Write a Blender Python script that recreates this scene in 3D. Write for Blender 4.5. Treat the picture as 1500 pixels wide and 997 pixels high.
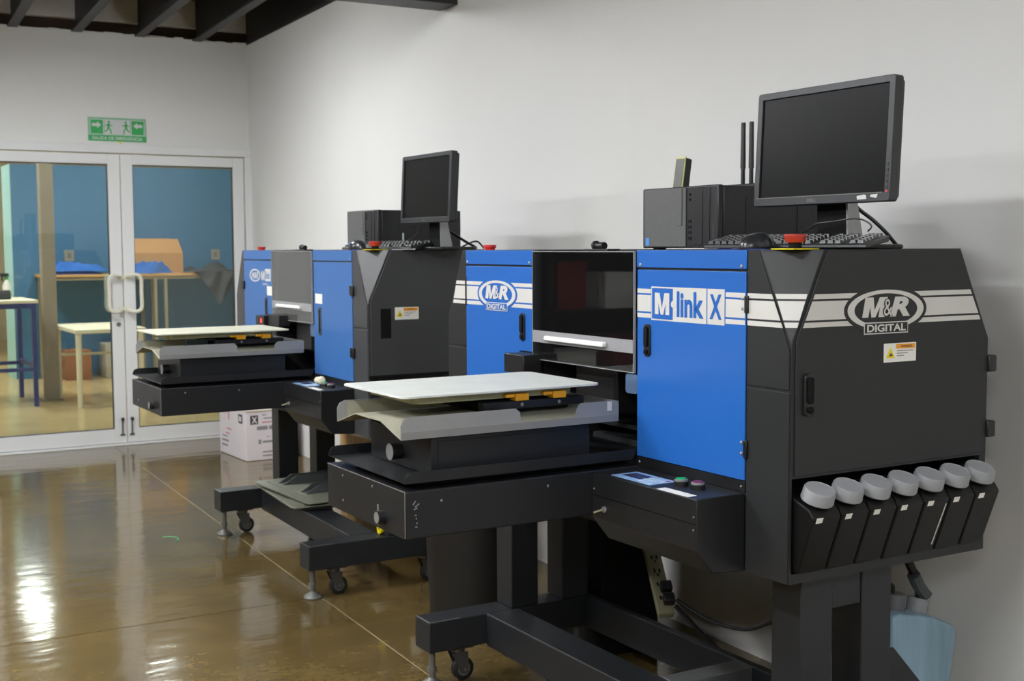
import bpy, bmesh, math, random
from mathutils import Vector, Matrix

random.seed(7)
for o in list(bpy.data.objects):
    bpy.data.objects.remove(o, do_unlink=True)
SC = bpy.context.scene
COL = SC.collection
PI = math.pi
R = math.radians

# ------------------------------------------------------------------ camera, world, exposure, lights
CAM_H = 1.5
cam_d = bpy.data.cameras.new('camera')
cam = bpy.data.objects.new('camera', cam_d)
COL.objects.link(cam)
SC.camera = cam
cam_d.sensor_width = 36.0
cam_d.lens = 36.0 * 1824.9 / 1500.0
cam_d.clip_start = 0.05
cam_d.clip_end = 100
_y, _p, _r = R(30.425), R(4.293), R(0.304)
_f = Vector((math.sin(_y) * math.cos(_p), math.cos(_y) * math.cos(_p), -math.sin(_p)))
_rt = Vector((math.cos(_y), -math.sin(_y), 0))
_dn = _f.cross(_rt)
_right = math.cos(_r) * _rt + math.sin(_r) * _dn
_down = -math.sin(_r) * _rt + math.cos(_r) * _dn
_m = Matrix((_right, -_down, -_f)).transposed().to_4x4()
_m.translation = Vector((0, 0, CAM_H))
cam.matrix_world = _m
cam_d.dof.use_dof = True
cam_d.dof.focus_distance = 3.0
cam_d.dof.aperture_fstop = 8.0

w = bpy.data.worlds.new('world')
SC.world = w
w.use_nodes = True
w.node_tree.nodes['Background'].inputs[0].default_value = (0.9, 0.95, 1, 1)
w.node_tree.nodes['Background'].inputs[1].default_value = 0.05

SC.view_settings.view_transform = 'Standard'
SC.view_settings.look = 'None'
SC.view_settings.gamma = 1.0
SC.view_settings.use_curve_mapping = False
SC.view_settings.exposure = 1.22
SC.cycles.max_bounces = 8
SC.cycles.diffuse_bounces = 4
SC.cycles.glossy_bounces = 4
SC.cycles.transmission_bounces = 8
SC.cycles.transparent_max_bounces = 8
SC.cycles.sample_clamp_indirect = 6.0
SC.cycles.caustics_reflective = False
SC.cycles.caustics_refractive = False

# ceiling lamps: x, y, z, length along y, emission strength, colour
LAMPS = [
    (1.3, 7.35, 3.02, 1.0, 56, (0.97, 0.985, 1.0)),
    (0.3, 4.6, 3.0, 1.2, 44, (0.97, 0.985, 1.0)),
    (-1.6, 7.2, 3.0, 1.2, 56, (0.97, 0.985, 1.0)),
    (-1.6, 4.4, 3.0, 1.2, 48, (0.97, 0.985, 1.0)),
    (-0.2, 2.0, 3.0, 1.2, 50, (0.97, 0.985, 1.0)),
    (-2.4, 1.2, 3.0, 1.2, 50, (0.97, 0.985, 1.0)),
    (0.7, -1.7, 3.0, 1.2, 62, (0.97, 0.985, 1.0)),  # unseen fill lamp, added to brighten faces turned towards the viewer
    (-1.8, -1.8, 3.0, 1.2, 62, (0.97, 0.985, 1.0)),  # second added fill lamp behind the viewer, same purpose
]
LAMPS_BEYOND = [
    (2.72, 17.0, 3.15, 1.6, 16, (1.0, 0.96, 0.86)),
    (3.4, 12.7, 3.5, 1.5, 52, (1.0, 0.97, 0.9)),
    (0.9, 12.4, 3.5, 1.5, 52, (1.0, 0.97, 0.9)),
    (0.4, 16.6, 3.5, 1.5, 80, (1.0, 0.96, 0.86)),
]

# ------------------------------------------------------------------ helpers
def srgb(r, g, b):
    def c(v):
        v /= 255.0
        return v / 12.92 if v <= 0.04045 else ((v + 0.055) / 1.055) ** 2.4
    return (c(r), c(g), c(b), 1)

MATS = {}
def mat(name, rgb, rough=0.5, metal=0.0, spec=0.5, var=0.0, vscale=6.0, bump=0.0, bscale=200.0,
        emit=0.0, coat=0.0, rvar=0.0, stretch=None, var2=None):
    if name in MATS:
        return MATS[name]
    m = bpy.data.materials.new(name)
    m.use_nodes = True
    nt = m.node_tree
    b = nt.nodes['Principled BSDF']
    col = rgb if len(rgb) == 4 else (*rgb, 1)
    b.inputs['Base Color'].default_value = col
    b.inputs['Roughness'].default_value = rough
    b.inputs['Metallic'].default_value = metal
    b.inputs['Specular IOR Level'].default_value = spec
    if coat:
        b.inputs['Coat Weight'].default_value = coat
        b.inputs['Coat Roughness'].default_value = 0.05
    if emit:
        b.inputs['Emission Color'].default_value = col
        b.inputs['Emission Strength'].default_value = emit
    tc = nt.nodes.new('ShaderNodeTexCoord')
    src = tc.outputs['Object']
    if stretch:
        mp = nt.nodes.new('ShaderNodeMapping')
        mp.inputs['Scale'].default_value = stretch
        nt.links.new(src, mp.inputs['Vector'])
        src = mp.outputs['Vector']
    if var or rvar:
        n = nt.nodes.new('ShaderNodeTexNoise')
        n.inputs['Scale'].default_value = vscale
        n.inputs['Detail'].default_value = 6
        nt.links.new(src, n.inputs['Vector'])
        if var:
            mx = nt.nodes.new('ShaderNodeMix')
            mx.data_type = 'RGBA'
            c2 = var2 if var2 else tuple(max(0, c * (1 - var)) for c in col[:3]) + (1,)
            c1 = col if var2 else tuple(min(1, c * (1 + var)) for c in col[:3]) + (1,)
            mx.inputs['A'].default_value = c1
            mx.inputs['B'].default_value = c2
            rp = nt.nodes.new('ShaderNodeMapRange')
            rp.inputs['From Min'].default_value = 0.3
            rp.inputs['From Max'].default_value = 0.7
            nt.links.new(n.outputs['Fac'], rp.inputs['Value'])
            nt.links.new(rp.outputs['Result'], mx.inputs['Factor'])
            nt.links.new(mx.outputs['Result'], b.inputs['Base Color'])
        if rvar:
            r2 = nt.nodes.new('ShaderNodeMapRange')
            r2.inputs['From Min'].default_value = 0.3
            r2.inputs['From Max'].default_value = 0.7
            r2.inputs['To Min'].default_value = max(0.02, rough - rvar)
            r2.inputs['To Max'].default_value = rough + rvar
            nt.links.new(n.outputs['Fac'], r2.inputs['Value'])
            nt.links.new(r2.outputs['Result'], b.inputs['Roughness'])
    if bump:
        n2 = nt.nodes.new('ShaderNodeTexNoise')
        n2.inputs['Scale'].default_value = bscale
        n2.inputs['Detail'].default_value = 3
        nt.links.new(src, n2.inputs['Vector'])
        bp = nt.nodes.new('ShaderNodeBump')
        bp.inputs['Strength'].default_value = bump
        bp.inputs['Distance'].default_value = 0.002
        nt.links.new(n2.outputs['Fac'], bp.inputs['Height'])
        nt.links.new(bp.outputs['Normal'], b.inputs['Normal'])
    MATS[name] = m
    return m

def glass_mat(name, tint, rough=0.0, fac=0.0, ior=1.45, spec_boost=1.0, body=None):
    """thin clear pane: transparent with a Fresnel mirror and, if asked, a little diffuse haze (body)"""
    if name in MATS:
        return MATS[name]
    m = bpy.data.materials.new(name)
    m.use_nodes = True
    nt = m.node_tree
    out = nt.nodes['Material Output']
    nt.nodes.remove(nt.nodes['Principled BSDF'])
    tr = nt.nodes.new('ShaderNodeBsdfTransparent')
    tr.inputs[0].default_value = tint
    gl = nt.nodes.new('ShaderNodeBsdfGlossy')
    gl.inputs['Roughness'].default_value = rough
    fr = nt.nodes.new('ShaderNodeFresnel')
    fr.inputs['IOR'].default_value = ior
    mx = nt.nodes.new('ShaderNodeMixShader')
    nt.links.new(fr.outputs[0], mx.inputs[0])
    base = tr.outputs[0]
    if body:
        df = nt.nodes.new('ShaderNodeBsdfDiffuse')
        df.inputs[0].default_value = body
        m2 = nt.nodes.new('ShaderNodeMixShader')
        m2.inputs[0].default_value = fac
        nt.links.new(tr.outputs[0], m2.inputs[1])
        nt.links.new(df.outputs[0], m2.inputs[2])
        base = m2.outputs[0]
    nt.links.new(base, mx.inputs[1])
    nt.links.new(gl.outputs[0], mx.inputs[2])
    nt.links.new(mx.outputs[0], out.inputs['Surface'])
    MATS[name] = m
    return m

class F:
    """a flat drawing face: origin, right, up -> normal = right x up"""
    def __init__(s, o, r, u):
        s.o, s.r, s.u = Vector(o), Vector(r).normalized(), Vector(u).normalized()
        s.n = s.r.cross(s.u)
    def p(s, a, b, c=0.0):
        return s.o + s.r * a + s.u * b + s.n * c

class M:
    def __init__(s):
        s.bm = bmesh.new()
    def hexa(s, v):
        vs = [s.bm.verts.new(p) for p in v]
        for f in ((0, 3, 2, 1), (4, 5, 6, 7), (0, 1, 5, 4), (1, 2, 6, 5), (2, 3, 7, 6), (3, 0, 4, 7)):
            s.bm.faces.new([vs[i] for i in f])
        return s
    def box(s, x0, x1, y0, y1, z0, z1):
        return s.hexa([(x0, y0, z0), (x1, y0, z0), (x1, y1, z0), (x0, y1, z0),
                       (x0, y0, z1), (x1, y0, z1), (x1, y1, z1), (x0, y1, z1)])
    def prism(s, poly, fn, c0, c1):
        a = [s.bm.verts.new(fn(p[0], p[1], c0)) for p in poly]
        b = [s.bm.verts.new(fn(p[0], p[1], c1)) for p in poly]
        n = len(poly)
        s.bm.faces.new(a[::-1]); s.bm.faces.new(b)
        for i in range(n):
            s.bm.faces.new((a[i], a[(i + 1) % n], b[(i + 1) % n], b[i]))
        return s
    def xz(s, poly, y0, y1):
        return s.prism(poly, lambda a, b, c: (a, c, b), y0, y1)
    def yz(s, poly, x0, x1):
        return s.prism(poly, lambda a, b, c: (c, a, b), x0, x1)
    def xy(s, poly, z0, z1):
        return s.prism(poly, lambda a, b, c: (a, b, c), z0, z1)
    def face(s, f, poly, c0, c1):
        return s.prism(poly, f.p, c0, c1)
    def ring(s, f, outer, inner, c0, c1):
        n = len(outer)
        L = []
        for poly, c in ((outer, c0), (outer, c1), (inner, c1), (inner, c0)):
            L.append([s.bm.verts.new(f.p(p[0], p[1], c)) for p in poly])
        for k in range(4):
            A, B = L[k], L[(k + 1) % 4]
            for i in range(n):
                s.bm.faces.new((A[i], A[(i + 1) % n], B[(i + 1) % n], B[i]))
        return s
    def cyl(s, p0, p1, r0, r1=None, n=20, caps=True):
        r1 = r0 if r1 is None else r1
        p0, p1 = Vector(p0), Vector(p1)
        d = (p1 - p0).normalized()
        a = d.orthogonal().normalized(); b = d.cross(a)
        A = [s.bm.verts.new(p0 + (a * math.cos(2 * PI * i / n) + b * math.sin(2 * PI * i / n)) * r0) for i in range(n)]
        B = [s.bm.verts.new(p1 + (a * math.cos(2 * PI * i / n) + b * math.sin(2 * PI * i / n)) * r1) for i in range(n)]
        for i in range(n):
            s.bm.faces.new((A[i], A[(i + 1) % n], B[(i + 1) % n], B[i]))
        if caps:
            s.bm.faces.new(A[::-1]); s.bm.faces.new(B)
        return s
    def lathe(s, prof, loc=(0, 0, 0), n=24, axis=None):
        """prof: (r, h) pairs bottom to top"""
        loc = Vector(loc)
        d = Vector(axis).normalized() if axis else Vector((0, 0, 1))
        a = d.orthogonal().normalized(); b = d.cross(a)
        rings = []
        for r, h in prof:
            if r < 1e-6:
                rings.append([s.bm.verts.new(loc + d * h)])
            else:
                rings.append([s.bm.verts.new(loc + d * h + (a * math.cos(2 * PI * i / n) + b * math.sin(2 * PI * i / n)) * r) for i in range(n)])
        for A, B in zip(rings, rings[1:]):
            for i in range(n):
                j = (i + 1) % n
                if len(A) == 1 and len(B) == 1: continue
                if len(A) == 1: s.bm.faces.new((A[0], B[j], B[i]))
                elif len(B) == 1: s.bm.faces.new((A[i], A[j], B[0]))
                else: s.bm.faces.new((A[i], A[j], B[j], B[i]))
        for ringv, rev in ((rings[0], True), (rings[-1], False)):
            if len(ringv) > 1:
                s.bm.faces.new(ringv[::-1] if rev else ringv)
        return s
    def tube(s, pts, r, n=8, sub=6):
        P = [Vector(p) for p in pts]
        Q = []
        for i in range(len(P) - 1):
            p0 = P[max(i - 1, 0)]; p1 = P[i]; p2 = P[i + 1]; p3 = P[min(i + 2, len(P) - 1)]
            for k in range(sub):
                t = k / sub
                Q.append(0.5 * ((2 * p1) + (-p0 + p2) * t + (2 * p0 - 5 * p1 + 4 * p2 - p3) * t * t + (-p0 + 3 * p1 - 3 * p2 + p3) * t ** 3))
        Q.append(P[-1])
        prev = None; a = None; rings = []
        for i, q in enumerate(Q):
            d = (Q[min(i + 1, len(Q) - 1)] - Q[max(i - 1, 0)])
            d = d.normalized() if d.length > 1e-9 else Vector((0, 0, 1))
            a = d.orthogonal().normalized() if a is None else (a - d * a.dot(d)).normalized()
            b = d.cross(a)
            rings.append([s.bm.verts.new(q + (a * math.cos(2 * PI * k / n) + b * math.sin(2 * PI * k / n)) * r) for k in range(n)])
        for A, B in zip(rings, rings[1:]):
            for k in range(n):
                s.bm.faces.new((A[k], A[(k + 1) % n], B[(k + 1) % n], B[k]))
        s.bm.faces.new(rings[0][::-1]); s.bm.faces.new(rings[-1])
        return s
    def grid(s, nx, ny, fn):
        V = [[s.bm.verts.new(fn(i / nx, j / ny)) for j in range(ny + 1)] for i in range(nx + 1)]
        for i in range(nx):
            for j in range(ny):
                s.bm.faces.new((V[i][j], V[i + 1][j], V[i + 1][j + 1], V[i][j + 1]))
        return s
    def cut(s, co, no):
        g = s.bm.verts[:] + s.bm.edges[:] + s.bm.faces[:]
        r = bmesh.ops.bisect_plane(s.bm, geom=g, plane_co=co, plane_no=no, clear_outer=True)
        es = [e for e in r['geom_cut'] if isinstance(e, bmesh.types.BMEdge)]
        bmesh.ops.holes_fill(s.bm, edges=es, sides=0)
        return s
    def build(s, name, m, parent=None, bevel=0.0, smooth=False, label=None, seg=2, kind=None, loc=None, rot=None):
        bm = s.bm
        bmesh.ops.recalc_face_normals(bm, faces=bm.faces[:])
        if bevel:
            es = [e for e in bm.edges if len(e.link_faces) == 2 and e.calc_face_angle(0) > R(28)]
            rb = bmesh.ops.bevel(bm, geom=es, offset=bevel, segments=seg, profile=0.5, affect='EDGES', clamp_overlap=True)
            if not smooth:
                for fc_ in rb['faces']: fc_.smooth = fc_.calc_area() < 0.004
        me = bpy.data.meshes.new(name)
        bm.to_mesh(me); bm.free()
        if smooth:
            for p in me.polygons: p.use_smooth = True
            me.set_sharp_from_angle(angle=R(35))
        me.materials.append(m)
        o = bpy.data.objects.new(name, me)
        COL.objects.link(o)
        if parent is not None: o.parent = parent
        if loc: o.location = loc
        if rot: o.rotation_euler = rot
        if label: o['label'] = label
        if kind: o['kind'] = kind
        return o

def thing(name, label, cat, loc=(0, 0, 0), rot=0.0, group=None):
    o = bpy.data.objects.new(name, None)
    o.empty_display_size = 0.05
    COL.objects.link(o)
    o.location = loc
    o.rotation_euler = (0, 0, rot) if not isinstance(rot, tuple) else rot
    o['label'] = label; o['category'] = cat
    if group: o['group'] = group
    return o

def tag(o, label, cat, group=None):
    o['label'] = label; o['category'] = cat
    if group: o['group'] = group
    return o

def rrect(a0, a1, b0, b1, r, n=4):
    out = []
    for cx, cy, s in ((a1 - r, b1 - r, 0), (a0 + r, b1 - r, 1), (a0 + r, b0 + r, 2), (a1 - r, b0 + r, 3)):
        for k in range(n + 1):
            t = (s + k / n) * PI / 2
            out.append((cx + r * math.cos(t), cy + r * math.sin(t)))
    return out

def ell(ca, cb, ra, rb, n=48):
    return [(ca + ra * math.cos(2 * PI * i / n), cb + rb * math.sin(2 * PI * i / n)) for i in range(n)]

def text(name, body, f, a, b, width, height, m, parent, bold=0.0, shear=0.0, c=0.0006, label=None, th=0.0006):
    """lettering fitted to width x height, centred at (a, b) on face f, as a thin mesh"""
    cu = bpy.data.curves.new('lettering', 'FONT')
    cu.body = body
    cu.size = 1.0
    cu.offset = bold
    cu.shear = shear
    cu.resolution_u = 4
    to = bpy.data.objects.new('lettering', cu)
    COL.objects.link(to)
    dg = bpy.context.evaluated_depsgraph_get()
    me = bpy.data.meshes.new_from_object(to.evaluated_get(dg))
    bpy.data.objects.remove(to); bpy.data.curves.remove(cu)
    xs = [v.co.x for v in me.vertices]; ys = [v.co.y for v in me.vertices]
    x0, x1, y0, y1 = min(xs), max(xs), min(ys), max(ys)
    sx, sy = width / (x1 - x0), height / (y1 - y0)
    for v in me.vertices:
        v.co = f.p(a + (v.co.x - (x0 + x1) / 2) * sx, b + (v.co.y - (y0 + y1) / 2) * sy, c + th)
    me.materials.clear(); me.materials.append(m)
    me.name = name
    o = bpy.data.objects.new(name, me)
    COL.objects.link(o)
    if parent is not None: o.parent = parent
    if label: o['label'] = label
    return o

# ------------------------------------------------------------------ materials
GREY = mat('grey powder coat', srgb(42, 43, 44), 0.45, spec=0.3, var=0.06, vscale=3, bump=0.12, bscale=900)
GREY_SHEEN = mat('grey powder coat with painted sheen', srgb(66, 67, 69), 0.42, spec=0.4, var=0.05, vscale=3, bump=0.12, bscale=900)  # same grey paint; front-light sheen put into a paler colour
GREY2 = mat('grey powder coat facet', srgb(48, 49, 50), 0.38, spec=0.45, bump=0.12, bscale=900)
ARM = mat('satin dark steel', srgb(30, 31, 33), 0.4, spec=0.35, var=0.12, vscale=4, bump=0.1, bscale=700)
BASEM = mat('dark steel base', srgb(36, 38, 41), 0.42, spec=0.4, var=0.15, vscale=7, bump=0.15, bscale=500)
WORN = mat('worn bright edge', srgb(150, 150, 150), 0.4, metal=0.6)
BLACK = mat('black plastic', srgb(24, 24, 26), 0.4)
BLACKM = mat('matt black', srgb(10, 10, 11), 0.7, spec=0.2)
INNER = mat('dark interior', srgb(16, 16, 18), 0.6)
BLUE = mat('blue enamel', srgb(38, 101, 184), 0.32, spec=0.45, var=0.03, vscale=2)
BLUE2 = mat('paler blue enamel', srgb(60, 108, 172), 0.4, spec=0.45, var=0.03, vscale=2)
WHITE = mat('white vinyl', srgb(208, 207, 202), 0.5)
WHITEP = mat('white paper', srgb(235, 234, 228), 0.6)
PLATEN = mat('platen surface', srgb(207, 211, 206), 0.5, var=0.04, vscale=14)
PLATEN2 = mat('cream platen surface', srgb(208, 208, 186), 0.5, var=0.03, vscale=14)
UNDER = mat('underboard', srgb(168, 166, 128), 0.6, var=0.1, vscale=10)
PAN = mat('galvanised pan', srgb(146, 147, 147), 0.42, metal=0.25, spec=0.5, var=0.06, vscale=8)
STAIN = mat('stained pan', srgb(158, 156, 138), 0.5, spec=0.4, var=0.12, vscale=5)
STEEL = mat('bright steel', srgb(150, 150, 148), 0.35, metal=0.4)
ZINC = mat('zinc', srgb(112, 112, 108), 0.5, metal=0.4)
ORANGE = mat('amber clamp', srgb(240, 172, 20), 0.5)
YELLOW = mat('signal yellow', srgb(235, 215, 20), 0.5)
REDP = mat('red button', srgb(176, 52, 42), 0.4)
GREENB = mat('green button', srgb(20, 175, 95), 0.3)
PURPLE = mat('maroon button', srgb(120, 30, 75), 0.3)
RUBBER = mat('rubber', srgb(26, 26, 27), 0.6)
CASTERH = mat('caster housing', srgb(100, 100, 98), 0.35, metal=0.7)
CAPG = mat('grey cap', srgb(142, 144, 147), 0.5)
PCF = mat('computer front mesh', srgb(92, 93, 92), 0.6, bump=0.6, bscale=600, var=0.1, vscale=200)
PCB = mat('computer black', srgb(30, 31, 34), 0.4)
MONB = mat('monitor bezel', srgb(44, 46, 50), 0.4, bump=0.1, bscale=900)
SCREEN = mat('monitor screen', srgb(16, 16, 17), 0.3, spec=0.14)
STAND = mat('silver stand', srgb(150, 152, 152), 0.35, metal=0.5)
KEYS = mat('keys', srgb(36, 37, 39), 0.4)
PAD = mat('blue mat', srgb(22, 50, 130), 0.6)
LABELB = mat('panel blue', srgb(150, 185, 225), 0.4)
LCD = mat('lcd', srgb(66, 72, 104), 0.25)
CARDB = mat('cardboard', srgb(190, 140, 85), 0.8, var=0.06, vscale=4)
CARDW = mat('white carton', srgb(222, 216, 220), 0.6, var=0.04, vscale=5)
INKT = mat('carton print', srgb(70, 66, 72), 0.7)
REDT = mat('carton red print', srgb(205, 120, 130), 0.7)
ALU = mat('white aluminium', srgb(222, 224, 224), 0.35, spec=0.5)
GASKET = mat('gasket', srgb(60, 62, 62), 0.6)
HANDLE = mat('cream handle', srgb(224, 222, 205), 0.35)
GREENS = mat('sign green', srgb(56, 170, 92), 0.5)
GREENP = mat('pale sign green', srgb(142, 190, 160), 0.5)
SIGNW = mat('sign white', srgb(205, 210, 208), 0.5)
STEELD = mat('joist steel', srgb(50, 50, 52), 0.5, metal=0.2, var=0.1, vscale=5)
WOODD = mat('brown deck', srgb(66, 44, 30), 0.85, var=0.25, vscale=3)

wallm = mat('painted plaster', srgb(226, 226, 224), 0.75, spec=0.25, var=0.012, vscale=1.5, bump=0.08, bscale=60)
blueroom = mat('blue painted wall', srgb(62, 118, 158), 0.6, spec=0.4, var=0.05, vscale=1.2)
tealm = mat('pale teal wall end', srgb(160, 205, 205), 0.7)

def floor_material(name, c1, c2, c3, rough, bump):
    m = bpy.data.materials.new(name)
    m.use_nodes = True
    nt = m.node_tree
    b = nt.nodes['Principled BSDF']
    tc = nt.nodes.new('ShaderNodeTexCoord')
    def noise(scale, detail, sx=(1, 1, 1)):
        mp = nt.nodes.new('ShaderNodeMapping'); mp.inputs['Scale'].default_value = sx
        n = nt.nodes.new('ShaderNodeTexNoise')
        n.inputs['Scale'].default_value = scale; n.inputs['Detail'].default_value = detail
        n.inputs['Distortion'].default_value = 0.1
        nt.links.new(tc.outputs['Object'], mp.inputs['Vector'])
        nt.links.new(mp.outputs['Vector'], n.inputs['Vector'])
        return n
    n1 = noise(3.5, 8); n2 = noise(34, 8)
    cr = nt.nodes.new('ShaderNodeValToRGB')
    cr.color_ramp.elements[0].position = 0.25; cr.color_ramp.elements[0].color = c1
    cr.color_ramp.elements[1].position = 0.78; cr.color_ramp.elements[1].color = c3
    e = cr.color_ramp.elements.new(0.5); e.color = c2
    add = nt.nodes.new('ShaderNodeMath'); add.operation = 'MULTIPLY_ADD'
    nt.links.new(n2.outputs['Fac'], add.inputs[0]); add.inputs[1].default_value = 0.45
    sc = nt.nodes.new('ShaderNodeMath'); sc.operation = 'MULTIPLY'; sc.inputs[1].default_value = 0.55
    nt.links.new(n1.outputs['Fac'], sc.inputs[0])
    nt.links.new(sc.outputs[0], add.inputs[2])
    nt.links.new(add.outputs[0], cr.inputs['Fac'])
    nt.links.new(cr.outputs['Color'], b.inputs['Base Color'])
    b.inputs['Roughness'].default_value = rough
    b.inputs['Specular IOR Level'].default_value = 0.7
    n3 = noise(3.2, 2, (1.0, 2.4, 1.0)); n4 = noise(22, 3)
    ad = nt.nodes.new('ShaderNodeMath'); ad.operation = 'MULTIPLY_ADD'
    nt.links.new(n4.outputs['Fac'], ad.inputs[0]); ad.inputs[1].default_value = 0.08
    nt.links.new(n3.outputs['Fac'], ad.inputs[2])
    bp = nt.nodes.new('ShaderNodeBump'); bp.inputs['Strength'].default_value = bump
    bp.inputs['Distance'].default_value = 0.01
    nt.links.new(ad.outputs[0], bp.inputs['Height'])
    nt.links.new(bp.outputs['Normal'], b.inputs['Normal'])
    return m
FLOORM = floor_material('polished stained concrete', srgb(74, 60, 34), srgb(98, 82, 48), srgb(122, 103, 62), 0.11, 0.2)
FLOORB = floor_material('yellowish concrete', srgb(176, 152, 104), srgb(196, 172, 120), srgb(206, 184, 134), 0.22, 0.1)
JOINT = mat('pale joint filler', srgb(165, 152, 122), 0.6)

# ------------------------------------------------------------------ the setting
DOOR_Y = 9.69
WR = R(2.2)                                    # the building stands 2.2 degrees askew of the machines
def wall_x(y): return 3.27 - math.tan(WR) * (DOOR_Y - y)
def struct(name, mb, m, parent=None, **k):
    o = mb.build(name, m, parent, **k)
    if parent is None: o['kind'] = 'structure'
    return o

def jx(y): return 1.965 + (y - 5.153) * 0.0405   # long saw-cut joint
flo = struct('floor', M().box(-5, 3.8, -4, DOOR_Y + 0.06, -0.12, -0.0035), JOINT)
g = 0.0035
def slab(y0l, y1l, side):
    if side < 0:
        poly = [(-5, y0l), (jx(y0l) - g, y0l), (jx(y1l) - g, y1l), (-5, y1l)]
    else:
        poly = [(jx(y0l) + g, y0l), (3.8, y0l), (3.8, y1l), (jx(y1l) + g, y1l)]
    M().xy(poly, -0.0034, 0.0).build('slab', FLOORM, flo)
slab(-4, 1.2 - g, -1); slab(1.2 + g, 4.97 - g, -1); slab(4.97 + g, DOOR_Y + 0.06, -1)
slab(-4, 2.9 - g, 1); slab(2.9 + g, DOOR_Y + 0.06, 1)

# right wall (slanted plan), end wall round the door, the two unseen walls
struct('wall_right', M().xy([(wall_x(-4), -4), (wall_x(-4) + .25, -4), (wall_x(DOOR_Y) + .25, DOOR_Y), (wall_x(DOOR_Y), DOOR_Y)], 0, 3.45), wallm)
DX0, DX1, DZ = 1.17, 3.277, 2.285              # door casing opening
struct('wall_far', M().box(-5, DX0, DOOR_Y, DOOR_Y + .18, 0, 3.11).box(DX1, 3.6, DOOR_Y, DOOR_Y + .18, 0, 3.11)
       .box(DX0, DX1, DOOR_Y, DOOR_Y + .18, DZ, 3.11), wallm)
# ragged plaster edge where the end wall meets the deck
mm = M()
for i in range(60):
    x = -0.6 + i * 0.066
    mm.box(x, x + 0.066, DOOR_Y + 0.001, DOOR_Y + .17, 3.1, 3.11 + 0.012 * random.random())
mm.build('plaster_edge', wallm, bpy.data.objects['wall_far'])
struct('wall_left', M().box(-5.2, -5, -4, DOOR_Y + .18, 0, 3.45), mat('darkened unseen wall', srgb(120, 118, 114), .8))  # unseen wall, darkened to cut its reflection in the machines
struct('wall_near', M().box(-5.2, 3.4, -4.2, -4, 0, 3.45), wallm)
cei = struct('ceiling', M().box(-5.2, 3.9, -4.2, DOOR_Y + .18, 3.42, 3.5), WOODD)
sx = math.tan(R(3.4))
for k, xe in enumerate([2.869, 2.428, 1.97, 1.524, 1.07, 0.62, 0.17, -0.28, -0.73, -1.18, -1.63, -2.08]):
    m_ = M()
    y0, y1 = 6.3, DOOR_Y - 0.002
    xs = xe - (y1 - y0) * sx
    hw = 0.035
    for (a0, a1, z0, z1) in ((-hw, hw, 3.1, 3.112), (-hw, hw, 3.405, 3.42), (-.006, .006, 3.11, 3.41)):
        m_.hexa([(xs + a0, y0, z0), (xs + a1, y0, z0), (xe + a1, y1, z0), (xe + a0, y1, z0),
                 (xs + a0, y0, z1), (xs + a1, y0, z1), (xe + a1, y1, z1), (xe + a0, y1, z1)])
    m_.build('joist', STEELD, cei)
M().box(-5, 3.4, DOOR_Y + .06, DOOR_Y + .15, 3.1, 3.42).build('blocking', mat('dark blocking', srgb(58, 44, 34), .8, var=.2, vscale=2), cei)
y0, y1 = 6.2, DOOR_Y - .001
M().xy([(wall_x(y0) - .006, y0), (wall_x(y0) + .02, y0), (wall_x(y1) + .02, y1), (wall_x(y1) - .006, y1)], 3.1, 3.42).build('edge_joist', STEELD, cei)
# deep crosswise steel beam that dies into the right wall
bm_ = M()
yb = 5.86
bm_.box(-5, wall_x(yb), yb, yb + .2, 2.765, 2.78).box(-5, wall_x(yb), yb + .09, yb + .108, 2.78, 3.08).box(-5, wall_x(yb), yb, yb + .2, 3.08, 3.098)
bm_.build('beam', STEELD, cei)
M().box(2.2, wall_x(yb), yb + .001, yb + .09, 2.78, 3.08).build('beam_end_plate', STEELD, cei)

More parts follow.
